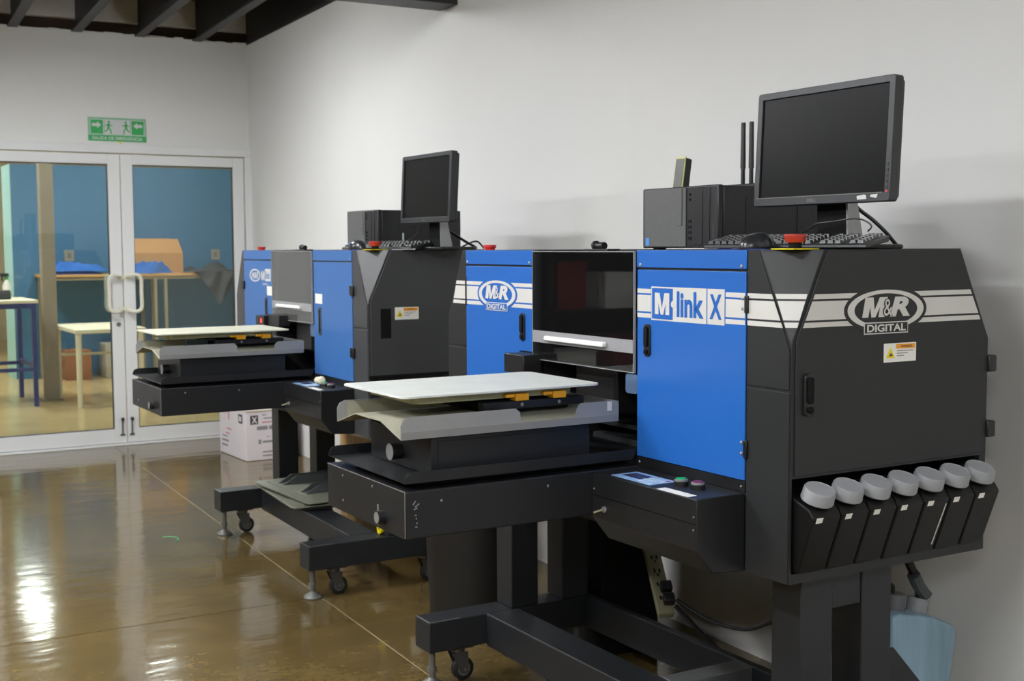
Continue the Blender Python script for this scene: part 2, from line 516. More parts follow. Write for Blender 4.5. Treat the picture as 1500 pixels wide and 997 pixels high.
# ---- double glass door
trim = struct('trim_1', M().box(DX0, DX1, DOOR_Y - .035, DOOR_Y + .05, DZ - .065, DZ)
              .box(DX1 - .055, DX1, DOOR_Y - .035, DOOR_Y + .05, 0, DZ - .065)
              .box(DX0, DX0 + .055, DOOR_Y - .035, DOOR_Y + .05, 0, DZ - .065), ALU, bevel=.004)
struct('trim_2', M().box(DX0, DX1, DOOR_Y - .04, DOOR_Y + .1, 0, .018), ALU, bevel=.003)
DGLASS = glass_mat('door glass', (.88, .94, .95, 1), fac=0.03, ior=1.5, body=(.5, .55, .57, 1))
def door(name, x0, x1, hx, inner):
    """leaf between x0 and x1; the meeting stile is at hx"""
    z0, z1 = .022, 2.212
    st = .088
    d = struct(name, M().box(x0, x0 + st, DOOR_Y - .02, DOOR_Y + .025, z0, z1).box(x1 - st, x1, DOOR_Y - .02, DOOR_Y + .025, z0, z1)
               .box(x0 + st, x1 - st, DOOR_Y - .02, DOOR_Y + .025, 2.137, z1).box(x0 + st, x1 - st, DOOR_Y - .02, DOOR_Y + .025, z0, .128), ALU, bevel=.003)
    M().box(x0 + st, x1 - st, DOOR_Y, DOOR_Y + .006, .128, 2.137).build('glass_pane', DGLASS, d)
    gk = M()
    gk.box(x0 + st, x0 + st + .006, DOOR_Y - .008, DOOR_Y + .014, .128, 2.137).box(x1 - st - .006, x1 - st, DOOR_Y - .008, DOOR_Y + .014, .128, 2.137)
    gk.box(x0 + st, x1 - st, DOOR_Y - .008, DOOR_Y + .014, 2.131, 2.137).box(x0 + st, x1 - st, DOOR_Y - .008, DOOR_Y + .014, .128, .134)
    gk.build('gasket', GASKET, d)
    s = -1 if inner < 0 else 1          # handle bows away from the stile towards the glass
    for yy, sgn in ((DOOR_Y - .02, -1), (DOOR_Y + .025, 1)):
        y2 = yy + sgn * .065
        xa = hx + s * .02; xb = hx + s * (.115 if sgn < 0 else .10)
        h = M().tube([(xa, yy, 1.285), (xa + s * .02, y2 - sgn * .01, 1.30), (xb - s * .03, y2, 1.305), (xb, y2, 1.27), (xb, y2, 1.17),
                      (xb, y2, 1.06), (xb - s * .03, y2, 1.028), (xa + s * .02, y2 - sgn * .01, 1.03), (xa, yy, 1.045)], .014, 10).build('pull_handle', HANDLE, d, smooth=True)
        M().cyl((xa, yy, 1.285), (xa, yy + sgn * .012, 1.285), .024, n=16).cyl((xa, yy, 1.045), (xa, yy + sgn * .012, 1.045), .024, n=16).build('rose', HANDLE, h, smooth=True)
    bx = hx + s * .032
    b_ = M().box(bx - .006, bx + .006, DOOR_Y - .032, DOOR_Y - .02, .09, .2).build('flush_bolt', ZINC, d, bevel=.002)
    M().lathe([(0, -.014), (.01, -.01), (.014, 0), (.01, .01), (0, .014)], (bx, DOOR_Y - .036, .205), 12).build('bolt_knob', BLACK, b_, smooth=True)
    M().box(bx - .018, bx + .018, DOOR_Y - .026, DOOR_Y - .02, .075, .09).build('bolt_plate', ZINC, b_, bevel=.001)
    return d
d1 = door('door_1', 1.235, 2.2495, 2.2495, -1)
M().cyl((2.21, DOOR_Y - .03, .93), (2.21, DOOR_Y - .019, .93), .016, n=16).build('lock_cylinder', ZINC, d1, smooth=True)
d2 = door('door_2', 2.2575, 3.214, 2.2575, 1)

# ---- emergency exit sign
sg = thing('exit_sign', 'green and white emergency exit sign above the double glass door', 'sign', (2.246, DOOR_Y - .004, 2.397))
fs = F((0, 0, 0), (1, 0, 0), (0, 0, 1))
SW, SH = .214, .0875
M().face(fs, rrect(-SW, SW, -SH, SH, .006), -.003, .003).build('sign_board', GREENP, sg)
M().face(fs, [(-SW, -SH), (SW, -SH), (SW, -.046), (-SW, -.046)], .003, .0036).build('caption_band', GREENS, sg)
text('caption', 'SALIDA DE EMERGENCIA', fs, 0, -.066, .37, .024, SIGNW, sg, bold=.02, c=.0036)
M().face(fs, [(-.2, -.04), (.2, -.04), (.2, .072), (-.2, .072)], .003, .0034).build('white_field', SIGNW, sg)
for s in (-1, 1):
    M().face(fs, [(s * .196, -.036), (s * .105, -.036), (s * .105, .068), (s * .196, .068)], .0034, .004).build('green_field', GREENS, sg)
    ar = [(.185, .042), (.148, .042), (.148, .056), (.118, .031), (.148, .006), (.148, .02), (.185, .02)]
    M().face(fs, [(s * a, b) for a, b in ar], .004, .0046).build('arrow', SIGNW, sg)
    mm = M()
    ox = s * .062
    mm.face(fs, ell(ox, .056, .0085, .0085, 14), .0034, .004)
    def limb(pts, wd):
        for (a0, b0), (a1, b1) in zip(pts, pts[1:]):
            dx, dy = a1 - a0, b1 - b0
            L = math.hypot(dx, dy); nx, ny = -dy / L * wd, dx / L * wd
            mm.face(fs, [(ox + s * -1 * (a0 + nx), b0 + ny), (ox + s * -1 * (a1 + nx), b1 + ny), (ox + s * -1 * (a1 - nx), b1 - ny), (ox + s * -1 * (a0 - nx), b0 - ny)], .0034, .004)
    limb([(0, .045), (-.004, .012)], .009)
    limb([(0, .04), (.014, .028), (.028, .028)], .003)
    limb([(-.002, .04), (-.018, .034), (-.024, .022)], .003)
    limb([(-.002, .012), (.012, -.006), (.016, -.034)], .0045)
    limb([(-.005, .012), (-.016, -.01), (-.03, -.014)], .0045)
    mm.build('running_figure', GREENS, sg)
    M().face(fs, [(s * .098, -.03), (s * .094, -.03), (s * .094, .066), (s * .098, .066)], .0034, .004).build('door_symbol', GREENS, sg)
M().face(fs, ell(.02, -.096, .012, .007, 12), -.002, .003).build('tape_scrap', YELLOW, sg)

# ---- ceiling lamps
LAMP_LABELS = ['tube lamp nearest the exit sign in the print room', 'tube lamp over the aisle before the near printer', 'tube lamp by the far left corner of the print room',
               'tube lamp in the middle of the left lamp row', 'tube lamp above the camera side of the near printer', 'tube lamp left of the near printer aisle', 'added fill lamp nearest the wall behind the viewer, right', 'added fill lamp in the corner behind the viewer, left']
LAMP_LABELS2 = ['tube lamp behind the blue partition wall', 'tube lamp above the small cream table', 'tube lamp above the tall blue steel table', 'tube lamp lighting the pale teal wall end']
def lamp(i, x, y, z, L, e, c, beyond):
    nm = 'lamp in the room beyond' if beyond else 'lamp of the print room'
    t = thing('ceiling_light', (LAMP_LABELS2 if beyond else LAMP_LABELS)[i],
              'lamp', (x, y, z), 0, 'lamps in the room beyond' if beyond else 'lamps over the print room')
    em = mat(('lamp tube beyond %g' if beyond else 'lamp tube %g') % e, (*c, 1), .5, emit=e)
    M().box(-.09, .09, -L / 2, L / 2, .0, .05).build('housing', ALU, t, bevel=.006)
    M().box(-.08, .08, -L / 2 + .03, L / 2 - .03, -.025, -.0005).build('diffuser', em, t)
    if not beyond:
        [M().cyl((0, q * L / 3, .05), (0, q * L / 3, 3.42 - z), .004, n=6).build('hanger', ZINC, t) for q in (-1, 1)]
for i, a in enumerate(LAMPS): lamp(i, *a, False)
for i, a in enumerate(LAMPS_BEYOND): lamp(i, *a, True)

# ------------------------------------------------------------------ the room beyond the door
flb = struct('floor.001', M().box(-5, 9, DOOR_Y + .061, 22, -.12, 0), FLOORB)
wb = struct('wall_beyond', M().box(2.328, 9, 15.3, 15.9, 0, 2.48), blueroom)
M().box(2.324, 2.328, 15.302, 15.898, 0, 2.48).build('wall_end', tealm, wb, label='pale teal wall end')
struct('wall_beyond_right', M().box(9, 9.2, DOOR_Y, 22, 0, 4.6), blueroom)
struct('wall_beyond_left', M().box(-5.2, -5, DOOR_Y + .2, 22, 0, 4.6), wallm)
warm = mat('warm far wall', srgb(226, 212, 176), .8)
struct('wall_beyond_far', M().box(-5, 9, 22, 22.2, 0, 4.6), warm)
struct('ceiling.001', M().box(-5.2, 9.2, DOOR_Y + .19, 22.2, 4.6, 4.7), warm)
struct('wall_far.001', M().box(-5, 9, DOOR_Y + .001, DOOR_Y + .17, 3.2, 4.6).box(3.61, 9, DOOR_Y + .001, DOOR_Y + .17, 0, 3.2), wallm)
for x, lx in ((2.95, .1), (4.7, .1)):
    s_ = M().box(x - .055, x + .055, 15.288, 15.2995, 1.36, 1.49).build('socket_plate', mat('grey plate', srgb(150, 148, 135), .5), wb, bevel=.004)
    M().box(x - .02, x + .02, 15.284, 15.2879, 1.395, 1.455).build('socket_insert', mat('grey insert', srgb(120, 118, 108), .5), s_)

COLM = mat('taupe column', srgb(140, 128, 108), .6, var=.08, vscale=3)
c_ = thing('column', 'taupe square steel column standing beyond the left door leaf', 'column', (2.3, 13.0, 0))
M().box(-.065, .065, -.07, .07, 0, 4.6).build('shaft', COLM, c_, bevel=.008)
M().box(-.1, .1, -.1, .1, 0, .012).build('base_plate', COLM, c_, bevel=.003)

CREAM = mat('cream table', srgb(232, 226, 200), .5)
t = thing('side_table', 'small cream white table behind the door handles', 'table', (2.7, 12.68, 0))
M().box(-.33, .33, -.56, .56, .705, .745).build('tabletop', CREAM, t, bevel=.006)
for sx_ in (-1, 1):
    for sy_ in (-1, 1):
        M().cyl((sx_ * .29, sy_ * .5, .0), (sx_ * .29, sy_ * .5, .705), .024, .028, 14).build('leg', CREAM, t, smooth=True)

NAVY = mat('navy steel', srgb(38, 48, 120), .4)
t = thing('high_table', 'tall blue steel frame table with cream top at left edge', 'table', (1.7, 12.98, 0))
M().box(-.42, .42, -.46, .46, .99, 1.02).build('tabletop', CREAM, t, bevel=.004)
M().box(-.4, .4, -.44, -.4, .94, .989).box(-.4, .4, .4, .44, .94, .989).box(-.4, -.36, -.4, .4, .94, .989).box(.36, .4, -.4, .4, .94, .989).build('apron', NAVY, t)
for sx_ in (-1, 1):
    for sy_ in (-1, 1):
        M().box(sx_ * .38 - .02, sx_ * .38 + .02, sy_ * .42 - .02, sy_ * .42 + .02, 0, .94).build('leg', NAVY, t)
for z_ in (.34,):
    M().box(-.36, .36, -.435, -.405, z_, z_ + .035).build('stretcher', NAVY, t)
    M().box(-.36, .36, .405, .435, z_, z_ + .035).build('stretcher', NAVY, t)
    M().box(.365, .395, -.4, .4, z_ + .03, z_ + .065).build('stretcher', NAVY, t)
t = thing('spray_bottle', 'white spray bottle with green collar on the tall blue table', 'bottle', (1.955, 13.28, 1.02))
M().lathe([(.035, 0), (.038, .01), (.038, .13), (.016, .17), (.016, .18)], n=20).build('bottle_body', WHITEP, t, smooth=True)
M().lathe([(.019, .18), (.019, .205), (.012, .21)], n=16).build('collar', mat('green collar', srgb(40, 150, 60), .5), t, smooth=True)
M().box(-.06, .022, -.014, .014, .2101, .245).box(-.05, -.036, -.008, .008, .165, .2099).build('trigger_head', BLACK, t, bevel=.005)
t = thing('tape_roll', 'black roll with amber core lying on the tall blue table', 'roll', (1.82, 12.85, 1.02))
M().cyl((-.1, 0, .045), (.1, 0, .045), .045, n=20).build('roll', BLACK, t, smooth=True)
M().cyl((-.104, 0, .045), (.104, 0, .045), .03, n=16).build('core', CARDB, t, smooth=True)

BENCHW = mat('bench wood', srgb(205, 160, 95), .6, var=.1, vscale=5, stretch=(.3, 6, 6))
BENCHS = mat('bench frame', srgb(150, 140, 110), .5)
t = thing('workbench', 'long wooden workbench along the blue wall beyond the door', 'workbench', (3.7, 14.95, 0))
M().box(-1.15, 1.3, -.33, .33, 1.185, 1.215).build('benchtop', BENCHW, t, bevel=.004)
M().box(-1.12, 1.27, -.31, -.28, 1.15, 1.184).box(-1.12, 1.27, .28, .31, 1.15, 1.184).build('apron', BENCHS, t)
for x in (-1.1, .08, .2, 1.25):
    for y in (-.3, .3):
        M().box(x - .016, x + .016, y - .016, y + .016, 0, 1.15).build('leg', BENCHS, t)
M().box(-1.1, 1.25, -.31, -.29, .3, .33).build('lower_rail', BENCHS, t)

t = thing('cardboard_box', 'open cardboard box standing on the workbench beyond the door', 'box', (3.84, 14.95, 1.2155))
bb = M().box(-.3, .3, -.2, -.195, 0, .235).box(-.3, .3, .195, .2, 0, .235).box(-.3, -.295, -.195, .195, 0, .235).box(.295, .3, -.195, .195, 0, .235).box(-.295, .295, -.195, .195, 0, .005)
bb.build('carton_body', CARDB, t)
def flap(pts, nm='flap'):
    M().hexa(pts).build(nm, CARDB, t)
flap([(-.3, .195, .236), (.3, .195, .236), (.3, .2, .236), (-.3, .2, .236), (-.29, .235, .41), (.27, .235, .41), (.27, .24, .41), (-.29, .24, .41)])
flap([(-.3, -.2, .236), (.3, -.2, .236), (.3, -.195, .236), (-.3, -.195, .236), (-.28, -.10, .40), (.27, -.10, .40), (.27, -.095, .40), (-.28, -.095, .40)])
flap([(-.3, -.19, .236), (-.295, -.19, .236), (-.295, .19, .236), (-.3, .19, .236), (-.35, -.17, .36), (-.345, -.17, .36), (-.345, .17, .36), (-.35, .17, .36)])

def cloth_pile(nm, label, x0, x1, y0, y1, z0, h, m, seed, cat='shirt', group=None):
    rnd = random.Random(seed)
    ph = [rnd.uniform(0, 6.28) for _ in range(8)]
    def fn(u, v):
        e = max(0, min(1, 5 * min(u, 1 - u))) * max(0, min(1, 4 * min(v, 1 - v)))
        e = e ** .6
        z = h * e * (.7 + .16 * math.sin(7 * u + 3 * v + ph[0]) + .14 * math.sin(17 * v - 8 * u + ph[1]) + .11 * abs(math.sin(19 * u + 9 * v + ph[2])) + .07 * math.sin(41 * u - 23 * v + ph[5]))
        return (x0 + (x1 - x0) * u + .03 * math.sin(9 * v + ph[3]), y0 + (y1 - y0) * v + .03 * math.sin(8 * u + ph[4]), z0 + max(0.002, z))
    mb = M().grid(56, 34, fn)
    mb.grid(1, 1, lambda u, v: (x0 + .06 + (x1 - x0 - .12) * u, y0 + .05 + (y1 - y0 - .1) * v, z0 + .0012))
    return tag(mb.build(nm, m, None, smooth=True), label, cat, group)
BLUEC = mat('blue cloth', srgb(50, 112, 200), .9, var=.12, vscale=14)
NAVYC = mat('navy cloth', srgb(30, 50, 120), .9, var=.12, vscale=14)
DARKC = mat('charcoal cloth', srgb(66, 68, 70), .95, var=.15, vscale=16)
cloth_pile('folded_shirt', 'navy shirt pile at the bottom of the blue heap on the workbench', 2.62, 3.2, 14.66, 15.05, 1.2152, .035, NAVYC, 3)
cloth_pile('folded_shirt', 'bright blue shirts heaped on the workbench beside the column', 2.6, 3.24, 14.68, 15.1, 1.2505, .10, BLUEC, 5)
cloth_pile('folded_shirt', 'bright blue shirts bunched before the open cardboard box', 3.45, 3.97, 14.635, 14.71, 1.2152, .13, BLUEC, 9)
# charcoal cloth draped over the bench edge
def drape(u, v):
    x = 4.2 + .58 * u
    if v < .45:
        t_ = v / .45
        y = 15.1 - .5 * t_
        z = 1.23 + .11 * math.sin(PI * min(1, t_ * 1.05)) * (.6 + .4 * math.sin(9 * u + 5 * t_)) * min(1, 5 * min(u, 1 - u) + .15)
    else:
        t_ = (v - .45) / .55
        pk = max(0.0, 1 - abs(u - .55) / .5) ** .9
        drop = (.04 + .36 * pk) * t_
        y = 14.6 - .018 * math.sin(16 * u + 4 * t_) - .02
        z = 1.232 - drop
        x += (.55 - u) * .12 * t_
    return (x, y, z)
tag(M().grid(40, 40, drape).build('draped_cloth', DARKC, None, smooth=True), 'charcoal cloth draped over the right end of the workbench', 'cloth')

t = thing('carton', 'brown closed carton on the floor below the workbench', 'box', (2.93, 14.98, 0))
M().box(-.14, .14, -.16, .16, 0, .34).build('carton_body', mat('brown carton', srgb(150, 98, 58), .8), t, bevel=.004)
M().box(-.03, .03, -.161, .161, .34, .3408).build('tape', CARDB, t)
t = thing('carton', 'grey white carton with a hand hole below the workbench', 'box', (3.42, 14.98, 0))
M().box(-.19, .19, -.16, .16, 0, .4).build('carton_body', mat('grey carton', srgb(176, 172, 158), .8), t, bevel=.004)
M().face(F((0, -.16, .22), (1, 0, 0), (0, 0, 1)), ell(-.06, -.02, .05, .04, 20), 0, .001).build('hand_hole', BLACKM, t)

t = thing('storage_shelf', 'pale shelf of brown cartons far behind the left door leaf', 'shelf', (1.72, 18.6, 0))
for x in (-.45, .45):
    M().box(x - .02, x + .02, -.2, .2, 0, 2.3).build('upright', mat('orange post', srgb(225, 120, 60), .5), t)
for z in (.3, 1.25, 1.75, 2.3):
    M().box(-.43, .43, -.2, .2, z - .03, z).build('shelf_board', CREAM, t)
for i, (x, z, h) in enumerate(((-.2, 1.25, .34), (.22, 1.25, .38), (-.2, 1.75, .3), (.2, 1.75, .26), (.1, .3, .5))):
    c_ = thing('carton', ['brown carton on the middle shelf, left', 'brown carton on the middle shelf, right', 'brown carton on the upper shelf, left',
                          'brown carton on the upper shelf, right', 'brown carton on the lowest shelf'][i] + ' of the far pale shelf', 'box', (1.72 + x, 18.6, z))
    M().box(-.19, .19, -.16, .16, 0, h).build('carton_body', mat('brown carton', srgb(150, 98, 58), .8), c_, bevel=.004)
    M().box(-.19, .19, -.1605, -.16, h * .45, h * .5).build('tape', CARDB, c_)

# ------------------------------------------------------------------ the printers
TOP = 1.49
NEAR_FACE = F((0, 0, 0), (1, 0, 0), (0, 0, 1))       # side panel, looks towards the camera (-y)
FRONT = F((0, 0, 0), (0, -1, 0), (0, 0, 1))          # blue doors, look to -x;  a = -y

def front_poly(y0, y1, z0, z1): return [(-y1, z0), (-y0, z0), (-y0, z1), (-y1, z1)]

def screw(mb, f, a, b, c=0.0, r=.005):
    mb.lathe([(r, 0), (r, .0015), (r * .6, .003), (0, .0034)], f.p(a, b, c), 10, f.n)

def bold_m(name, f, a, b, w, h, m, parent, c, st=.3, shear=0.0, slot=.36):
    """heavy block M drawn as one polygon"""
    P = [(0, 0), (0, 1), (st * 1.12, 1), (.5, slot), (1 - st * 1.12, 1), (1, 1), (1, 0), (1 - st * .86, 0), (1 - st * .86, .52), (.5 + .09, 0), (.5 - .09, 0), (st * .86, .52), (st * .86, 0)]
    P = [(a + (x - .5) * w + shear * (y - .5) * h, b + (y - .5) * h) for x, y in P]
    mb = M()
    top = [mb.bm.verts.new(f.p(x, y, c + .0006)) for x, y in P]
    for q in ((0, 1, 2, 11, 12), (2, 3, 10, 11), (3, 9, 10), (3, 4, 8, 9), (4, 5, 6, 7, 8)):
        mb.bm.faces.new([top[i] for i in q])
    return mb.build(name, m, parent)

def mr_logo(f, a, b, hw, hh, dark, parent, c):
    M().face(f, ell(a, b, hw * 1.085, hh * 1.2), c, c + .0006).build('logo_ground', dark, parent)
    M().ring(f, ell(a, b, hw, hh), ell(a, b - .0, hw * .83, hh * .82), c + .0006, c + .0012).build('logo_ring', WHITE, parent)
    bold_m('logo_letter', f, a - hw * .3, b + hh * .13, hw * .58, hh * 1.0, WHITE, parent, c + .0006, .32, .22)
    text('logo_letter', 'R', f, a + hw * .36, b + hh * .13, hw * .54, hh * 1.0, WHITE, parent, bold=.05, shear=.22, c=c + .0006)
    text('logo_letter', '&', f, a + hw * .035, b + hh * .1, hw * .27, hh * .9, dark, parent, bold=.05, c=c + .0012)
    text('logo_letter', '&', f, a + hw * .035, b + hh * .1, hw * .22, hh * .84, WHITE, parent, bold=.0, c=c + .0018)
    pw, p0, p1 = hw * .58, b - hh * 1.22, b - hh * .62
    M().face(f, [(a - pw, p0), (a + pw, p0), (a + pw, p1), (a - pw, p1)], c + .0012, c + .0018).build('logo_plaque_edge', WHITE, parent)
    e = hh * .055
    M().face(f, [(a - pw + e, p0 + e), (a + pw - e, p0 + e), (a + pw - e, p1 - e), (a - pw + e, p1 - e)], c + .0018, c + .0024).build('logo_plaque', dark, parent)
    text('logo_lettering', 'DIGITAL', f, a, (p0 + p1) / 2, pw * 1.76, hh * .38, WHITE, parent, bold=.03, c=c + .0024)

def warning_sticker(f, a0, a1, b0, b1, parent, c):
    W, H = a1 - a0, b1 - b0
    s = M().face(f, rrect(a0, a1, b0, b1, .002), c, c + .0005).build('warning_sticker', WHITEP, parent, label='white warning sticker with yellow triangle')
    OR = mat('sticker orange', srgb(240, 160, 30), .5)
    M().face(f, [(a0 + W * .37, b1 - H * .3), (a1 - W * .04, b1 - H * .3), (a1 - W * .04, b1 - H * .06), (a0 + W * .37, b1 - H * .06)], c + .0005, c + .001).build('sticker_header', OR, s)
    text('sticker_heading', 'WARNING', f, a0 + W * .68, b1 - H * .18, W * .34, H * .12, INKT, s, bold=.02, c=c + .001)
    M().face(f, [(a0 + W * .06, b0 + H * .22), (a0 + W * .34, b0 + H * .22), (a0 + W * .2, b0 + H * .78)], c + .0005, c + .001).build('sticker_triangle', YELLOW, s)
    mm = M()
    mm.face(f, [(a0 + W * .14, b0 + H * .3), (a0 + W * .27, b0 + H * .34), (a0 + W * .21, b0 + H * .5)], c + .001, c + .0015)
    mm.build('sticker_symbol', INKT, s)
    mm = M()
    for k, wd in enumerate((.5, .34, .22)):
        mm.face(f, [(a0 + W * .4, b1 - H * (.44 + .13 * k)), (a0 + W * (.4 + wd), b1 - H * (.44 + .13 * k)), (a0 + W * (.4 + wd), b1 - H * (.39 + .13 * k)), (a0 + W * .4, b1 - H * (.39 + .13 * k))], c + .0005, c + .001)
    mm.build('sticker_text_lines', mat('fine print', srgb(150, 148, 145), .6), s)

def latch(f, a0, a1, b0, b1, parent, c=0.002):
    l = M().face(f, rrect(a0, a1, b0, b1, (a1 - a0) * .4), c, c + .008).build('latch_handle', BLACK, parent, bevel=.002)
    w_ = a1 - a0
    M().face(f, rrect(a0 + w_ * .22, a1 - w_ * .22, b0 + (b1 - b0) * .3, b1 - w_ * .25, w_ * .2), c + .008, c + .014).build('latch_lever', BLACKM, l, bevel=.002)
    M().lathe([(w_ * .25, 0), (w_ * .25, .006), (0, .007)], f.p((a0 + a1) / 2, b0 + (b1 - b0) * .15, c + .008), 12, f.n).build('latch_lock', BLACKM, l)

def bodyprofile(x0): return [(x0, .945), (.692, .945), (.692, 1.255), (.578, TOP), (x0, TOP)]

def printer(second):
    if not second:
        root = thing('garment_printer', 'nearest black and blue garment printer, in the foreground with grey capped bottles', 'printer', (2.05, 2.19, 0), 0, 'garment printers')
    else:
        root = thing('garment_printer', 'second black and blue garment printer, farther back by the glass door', 'printer', (2.14, 4.845, 0), 0, 'garment printers')
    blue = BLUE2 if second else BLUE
    coat = GREY_SHEEN if second else GREY
    dy = -.06 if second else 0.0
    # --- bodies
    A, B_, P = Vector((0, .115, TOP)), Vector((.1, 0, TOP)), Vector((0, 0, 1.26))
    nrm = (B_ - A).cross(P - A).normalized()
    if nrm.x > 0: nrm = -nrm
    def corner(flip):
        mb = M().xz(bodyprofile(0), 0, .61)
        mb.cut(A, nrm)
        if flip:
            for v in mb.bm.verts: v.co.y = 1.745 - v.co.y
        return mb
    near = corner(False)
    near.box(.0, .692, .22, .61, .69, .9449).box(0, .006, 0, .2199, .69, .9449).box(.668, .692, 0, .2199, .69, .9449).box(.0061, .6679, 0, .2199, .69, .714)
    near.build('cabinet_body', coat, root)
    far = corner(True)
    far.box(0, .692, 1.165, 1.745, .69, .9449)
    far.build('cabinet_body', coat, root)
    # far body spans 1.135-1.745
    # --- middle housing behind the clear cover
    mid = M().box(.34, .692, .611, 1.134, .69, 1.42).box(.0, .339, .611, 1.134, .69, .80).box(.16, .692, .611, 1.134, 1.42, 1.4895)
    mid.build('housing', INNER, root)
    M().box(.13, .30, .611, 1.134, 1.22, 1.26).build('gantry_rail', mat('rail steel', srgb(80, 80, 82), .4, metal=.5), root, bevel=.004)
    ca = M().box(.06, .30, .8, 1.02, 1.0, 1.30).build('print_carriage', BLACK, root, bevel=.012)
    M().face(F((.06, .91, 1.2), (0, -1, 0), (0, 0, 1)), [(-.06, -.02), (.05, -.02), (.05, .02), (-.06, .02)], 0, .001).build('carriage_label', mat('carriage tag', srgb(120, 110, 60), .5), ca)
    M().box(.2, .338, .611, 1.134, .865, .905).box(.2, .338, .611, 1.134, .935, .95).build('bed_rail', mat('bed rail grey', srgb(88, 90, 94), .4), root, bevel=.003)
    for y in (.615, 1.128):
        M().box(.012, .338, y - .003, y + .003, .81, 1.42).build('inner_wall', INNER, root)
    # --- side panel (door of the near side)
    th = .004
    sd = [(.012, .952), (.664, .952), (.688, .965), (.688, 1.254), (.574, TOP - .003), (.108, TOP - .003), (.012, 1.275)]
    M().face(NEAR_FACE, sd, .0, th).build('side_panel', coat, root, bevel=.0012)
    # corner strip panels on the front
    sp = [(-.152, 1.158), (-.004, 1.158), (-.004, 1.252), (-.112, TOP - .003), (-.152, TOP - .003)]
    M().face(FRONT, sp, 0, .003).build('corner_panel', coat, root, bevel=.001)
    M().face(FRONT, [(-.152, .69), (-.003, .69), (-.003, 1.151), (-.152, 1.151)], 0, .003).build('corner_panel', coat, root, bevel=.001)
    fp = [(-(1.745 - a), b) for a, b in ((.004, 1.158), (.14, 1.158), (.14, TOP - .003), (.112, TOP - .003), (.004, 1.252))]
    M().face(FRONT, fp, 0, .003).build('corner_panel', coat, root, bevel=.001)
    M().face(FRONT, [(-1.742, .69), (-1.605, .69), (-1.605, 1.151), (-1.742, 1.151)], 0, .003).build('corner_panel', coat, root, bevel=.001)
    # facet panel
    ff = F(A, (P - A).cross(nrm), (P - A))
    off = nrm * .0025
    mb = M()
    a_, b_, p_ = A.lerp(B_, .02) + (P - A) * .02, A.lerp(B_, .98) + (P - A) * .02, P + (A + B_ - 2 * P) * .02
    lo = [mb.bm.verts.new(q) for q in (a_, b_, p_)]; hi = [mb.bm.verts.new(q + off) for q in (a_, b_, p_)]
    mb.bm.faces.new(lo); mb.bm.faces.new(hi)
    for i in range(3): mb.bm.faces.new((lo[i], lo[(i + 1) % 3], hi[(i + 1) % 3], hi[i]))
    mb.build('corner_facet', GREY2, root)
    # --- blue doors and caps
    M().face(FRONT, front_poly(.155, .608, 1.442, TOP - .001), 0, .006).build('top_cap', blue, root, bevel=.0015)
    nd = M().face(FRONT, front_poly(.157, .606, .918, 1.436), 0, .005).build('front_door', blue, root, bevel=.0015)
    M().face(FRONT, front_poly(1.157, 1.603, 1.442, TOP - .001), 0, .006).build('top_cap', blue, root, bevel=.0015)
    fd = M().face(FRONT, [(-1.603, .918), (-1.245, .918), (-1.245, 1.168), (-1.157, 1.168), (-1.157, 1.436), (-1.603, 1.436)], 0, .005).build('front_door', blue, root, bevel=.0015)
    M().face(FRONT, front_poly(.157, .606, .888, .9165), 0, .003).build('kick_strip', BLACK, root)
    mb = M()
    for y in (.172, .59, 1.18, 1.59):
        screw(mb, FRONT, -y, 1.449, .006)
    for y in (.17, .595):
        screw(mb, FRONT, -y, .902, .003, .003)
    mb.build('screws', STEEL, root, smooth=True)
    if not second:
        for z0, z1 in ((1.335, 1.378), (.975, 1.02)):
            h = M().face(FRONT, front_poly(.146, .158, z0, z1), .003, .010).build('door_hinge', BLACK, nd, bevel=.002)
            mb = M(); screw(mb, FRONT, -.168, z0 + .01, .005, .0045); screw(mb, FRONT, -.168, z1 - .008, .005, .0045); mb.build('hinge_screw', STEEL, h, smooth=True)
        M().face(FRONT, front_poly(1.598, 1.606, 1.30, 1.40), .004, .009).build('door_hinge', BLACK, fd, bevel=.002)
        latch(FRONT, -.571, -.543, 1.198, 1.288, nd)
        latch(FRONT, -1.236, -1.208, 1.2, 1.29, fd)
        M().face(FRONT, rrect(-.668, -.611, 1.088, 1.143, .01), -.006, .0).build('side_bracket', mat('blue grey bracket', srgb(120, 150, 190), .3, metal=.6), root)
    else:
        for z in (1.315, 1.045):
            M().face(FRONT, front_poly(.132, .17, z - .022, z + .022), .003, .014).build('door_hinge', BLACK, nd, bevel=.003)
        M().face(FRONT, front_poly(1.59, 1.625, 1.285, 1.33), .003, .014).build('door_hinge', BLACK, fd, bevel=.003)
        for y0, d_, z0, z1 in ((.515, nd, 1.1, 1.228), (1.245, fd, 1.10, 1.25)):
            l = M().face(FRONT, rrect(-y0 - .032, -y0, z0, z1, .005), .004, .008).build('latch_handle', mat('latch surround', srgb(70, 72, 74), .4), d_)
            M().face(FRONT, rrect(-y0 - .024, -y0 - .008, z0 + .012, z1 - .01, .004), .008, .0088).build('latch_recess', BLACKM, l)
        s_ = M().face(FRONT, front_poly(.50, .585, 1.245, 1.29), .005, .0058).build('paper_sticker', WHITEP, nd)
        s_ = M().face(FRONT, front_poly(1.165, 1.245, 1.262, 1.308), .005, .0058).build('paper_sticker', WHITEP, fd)
        M().face(FRONT, rrect(-.668, -.611, 1.088, 1.143, .01), -.006, .0).build('side_bracket', mat('blue grey bracket', srgb(120, 150, 190), .3, metal=.6), root)
    # --- stripes and logos
    Z = ((1.372, 1.384), (1.322, 1.367), (1.305, 1.317))
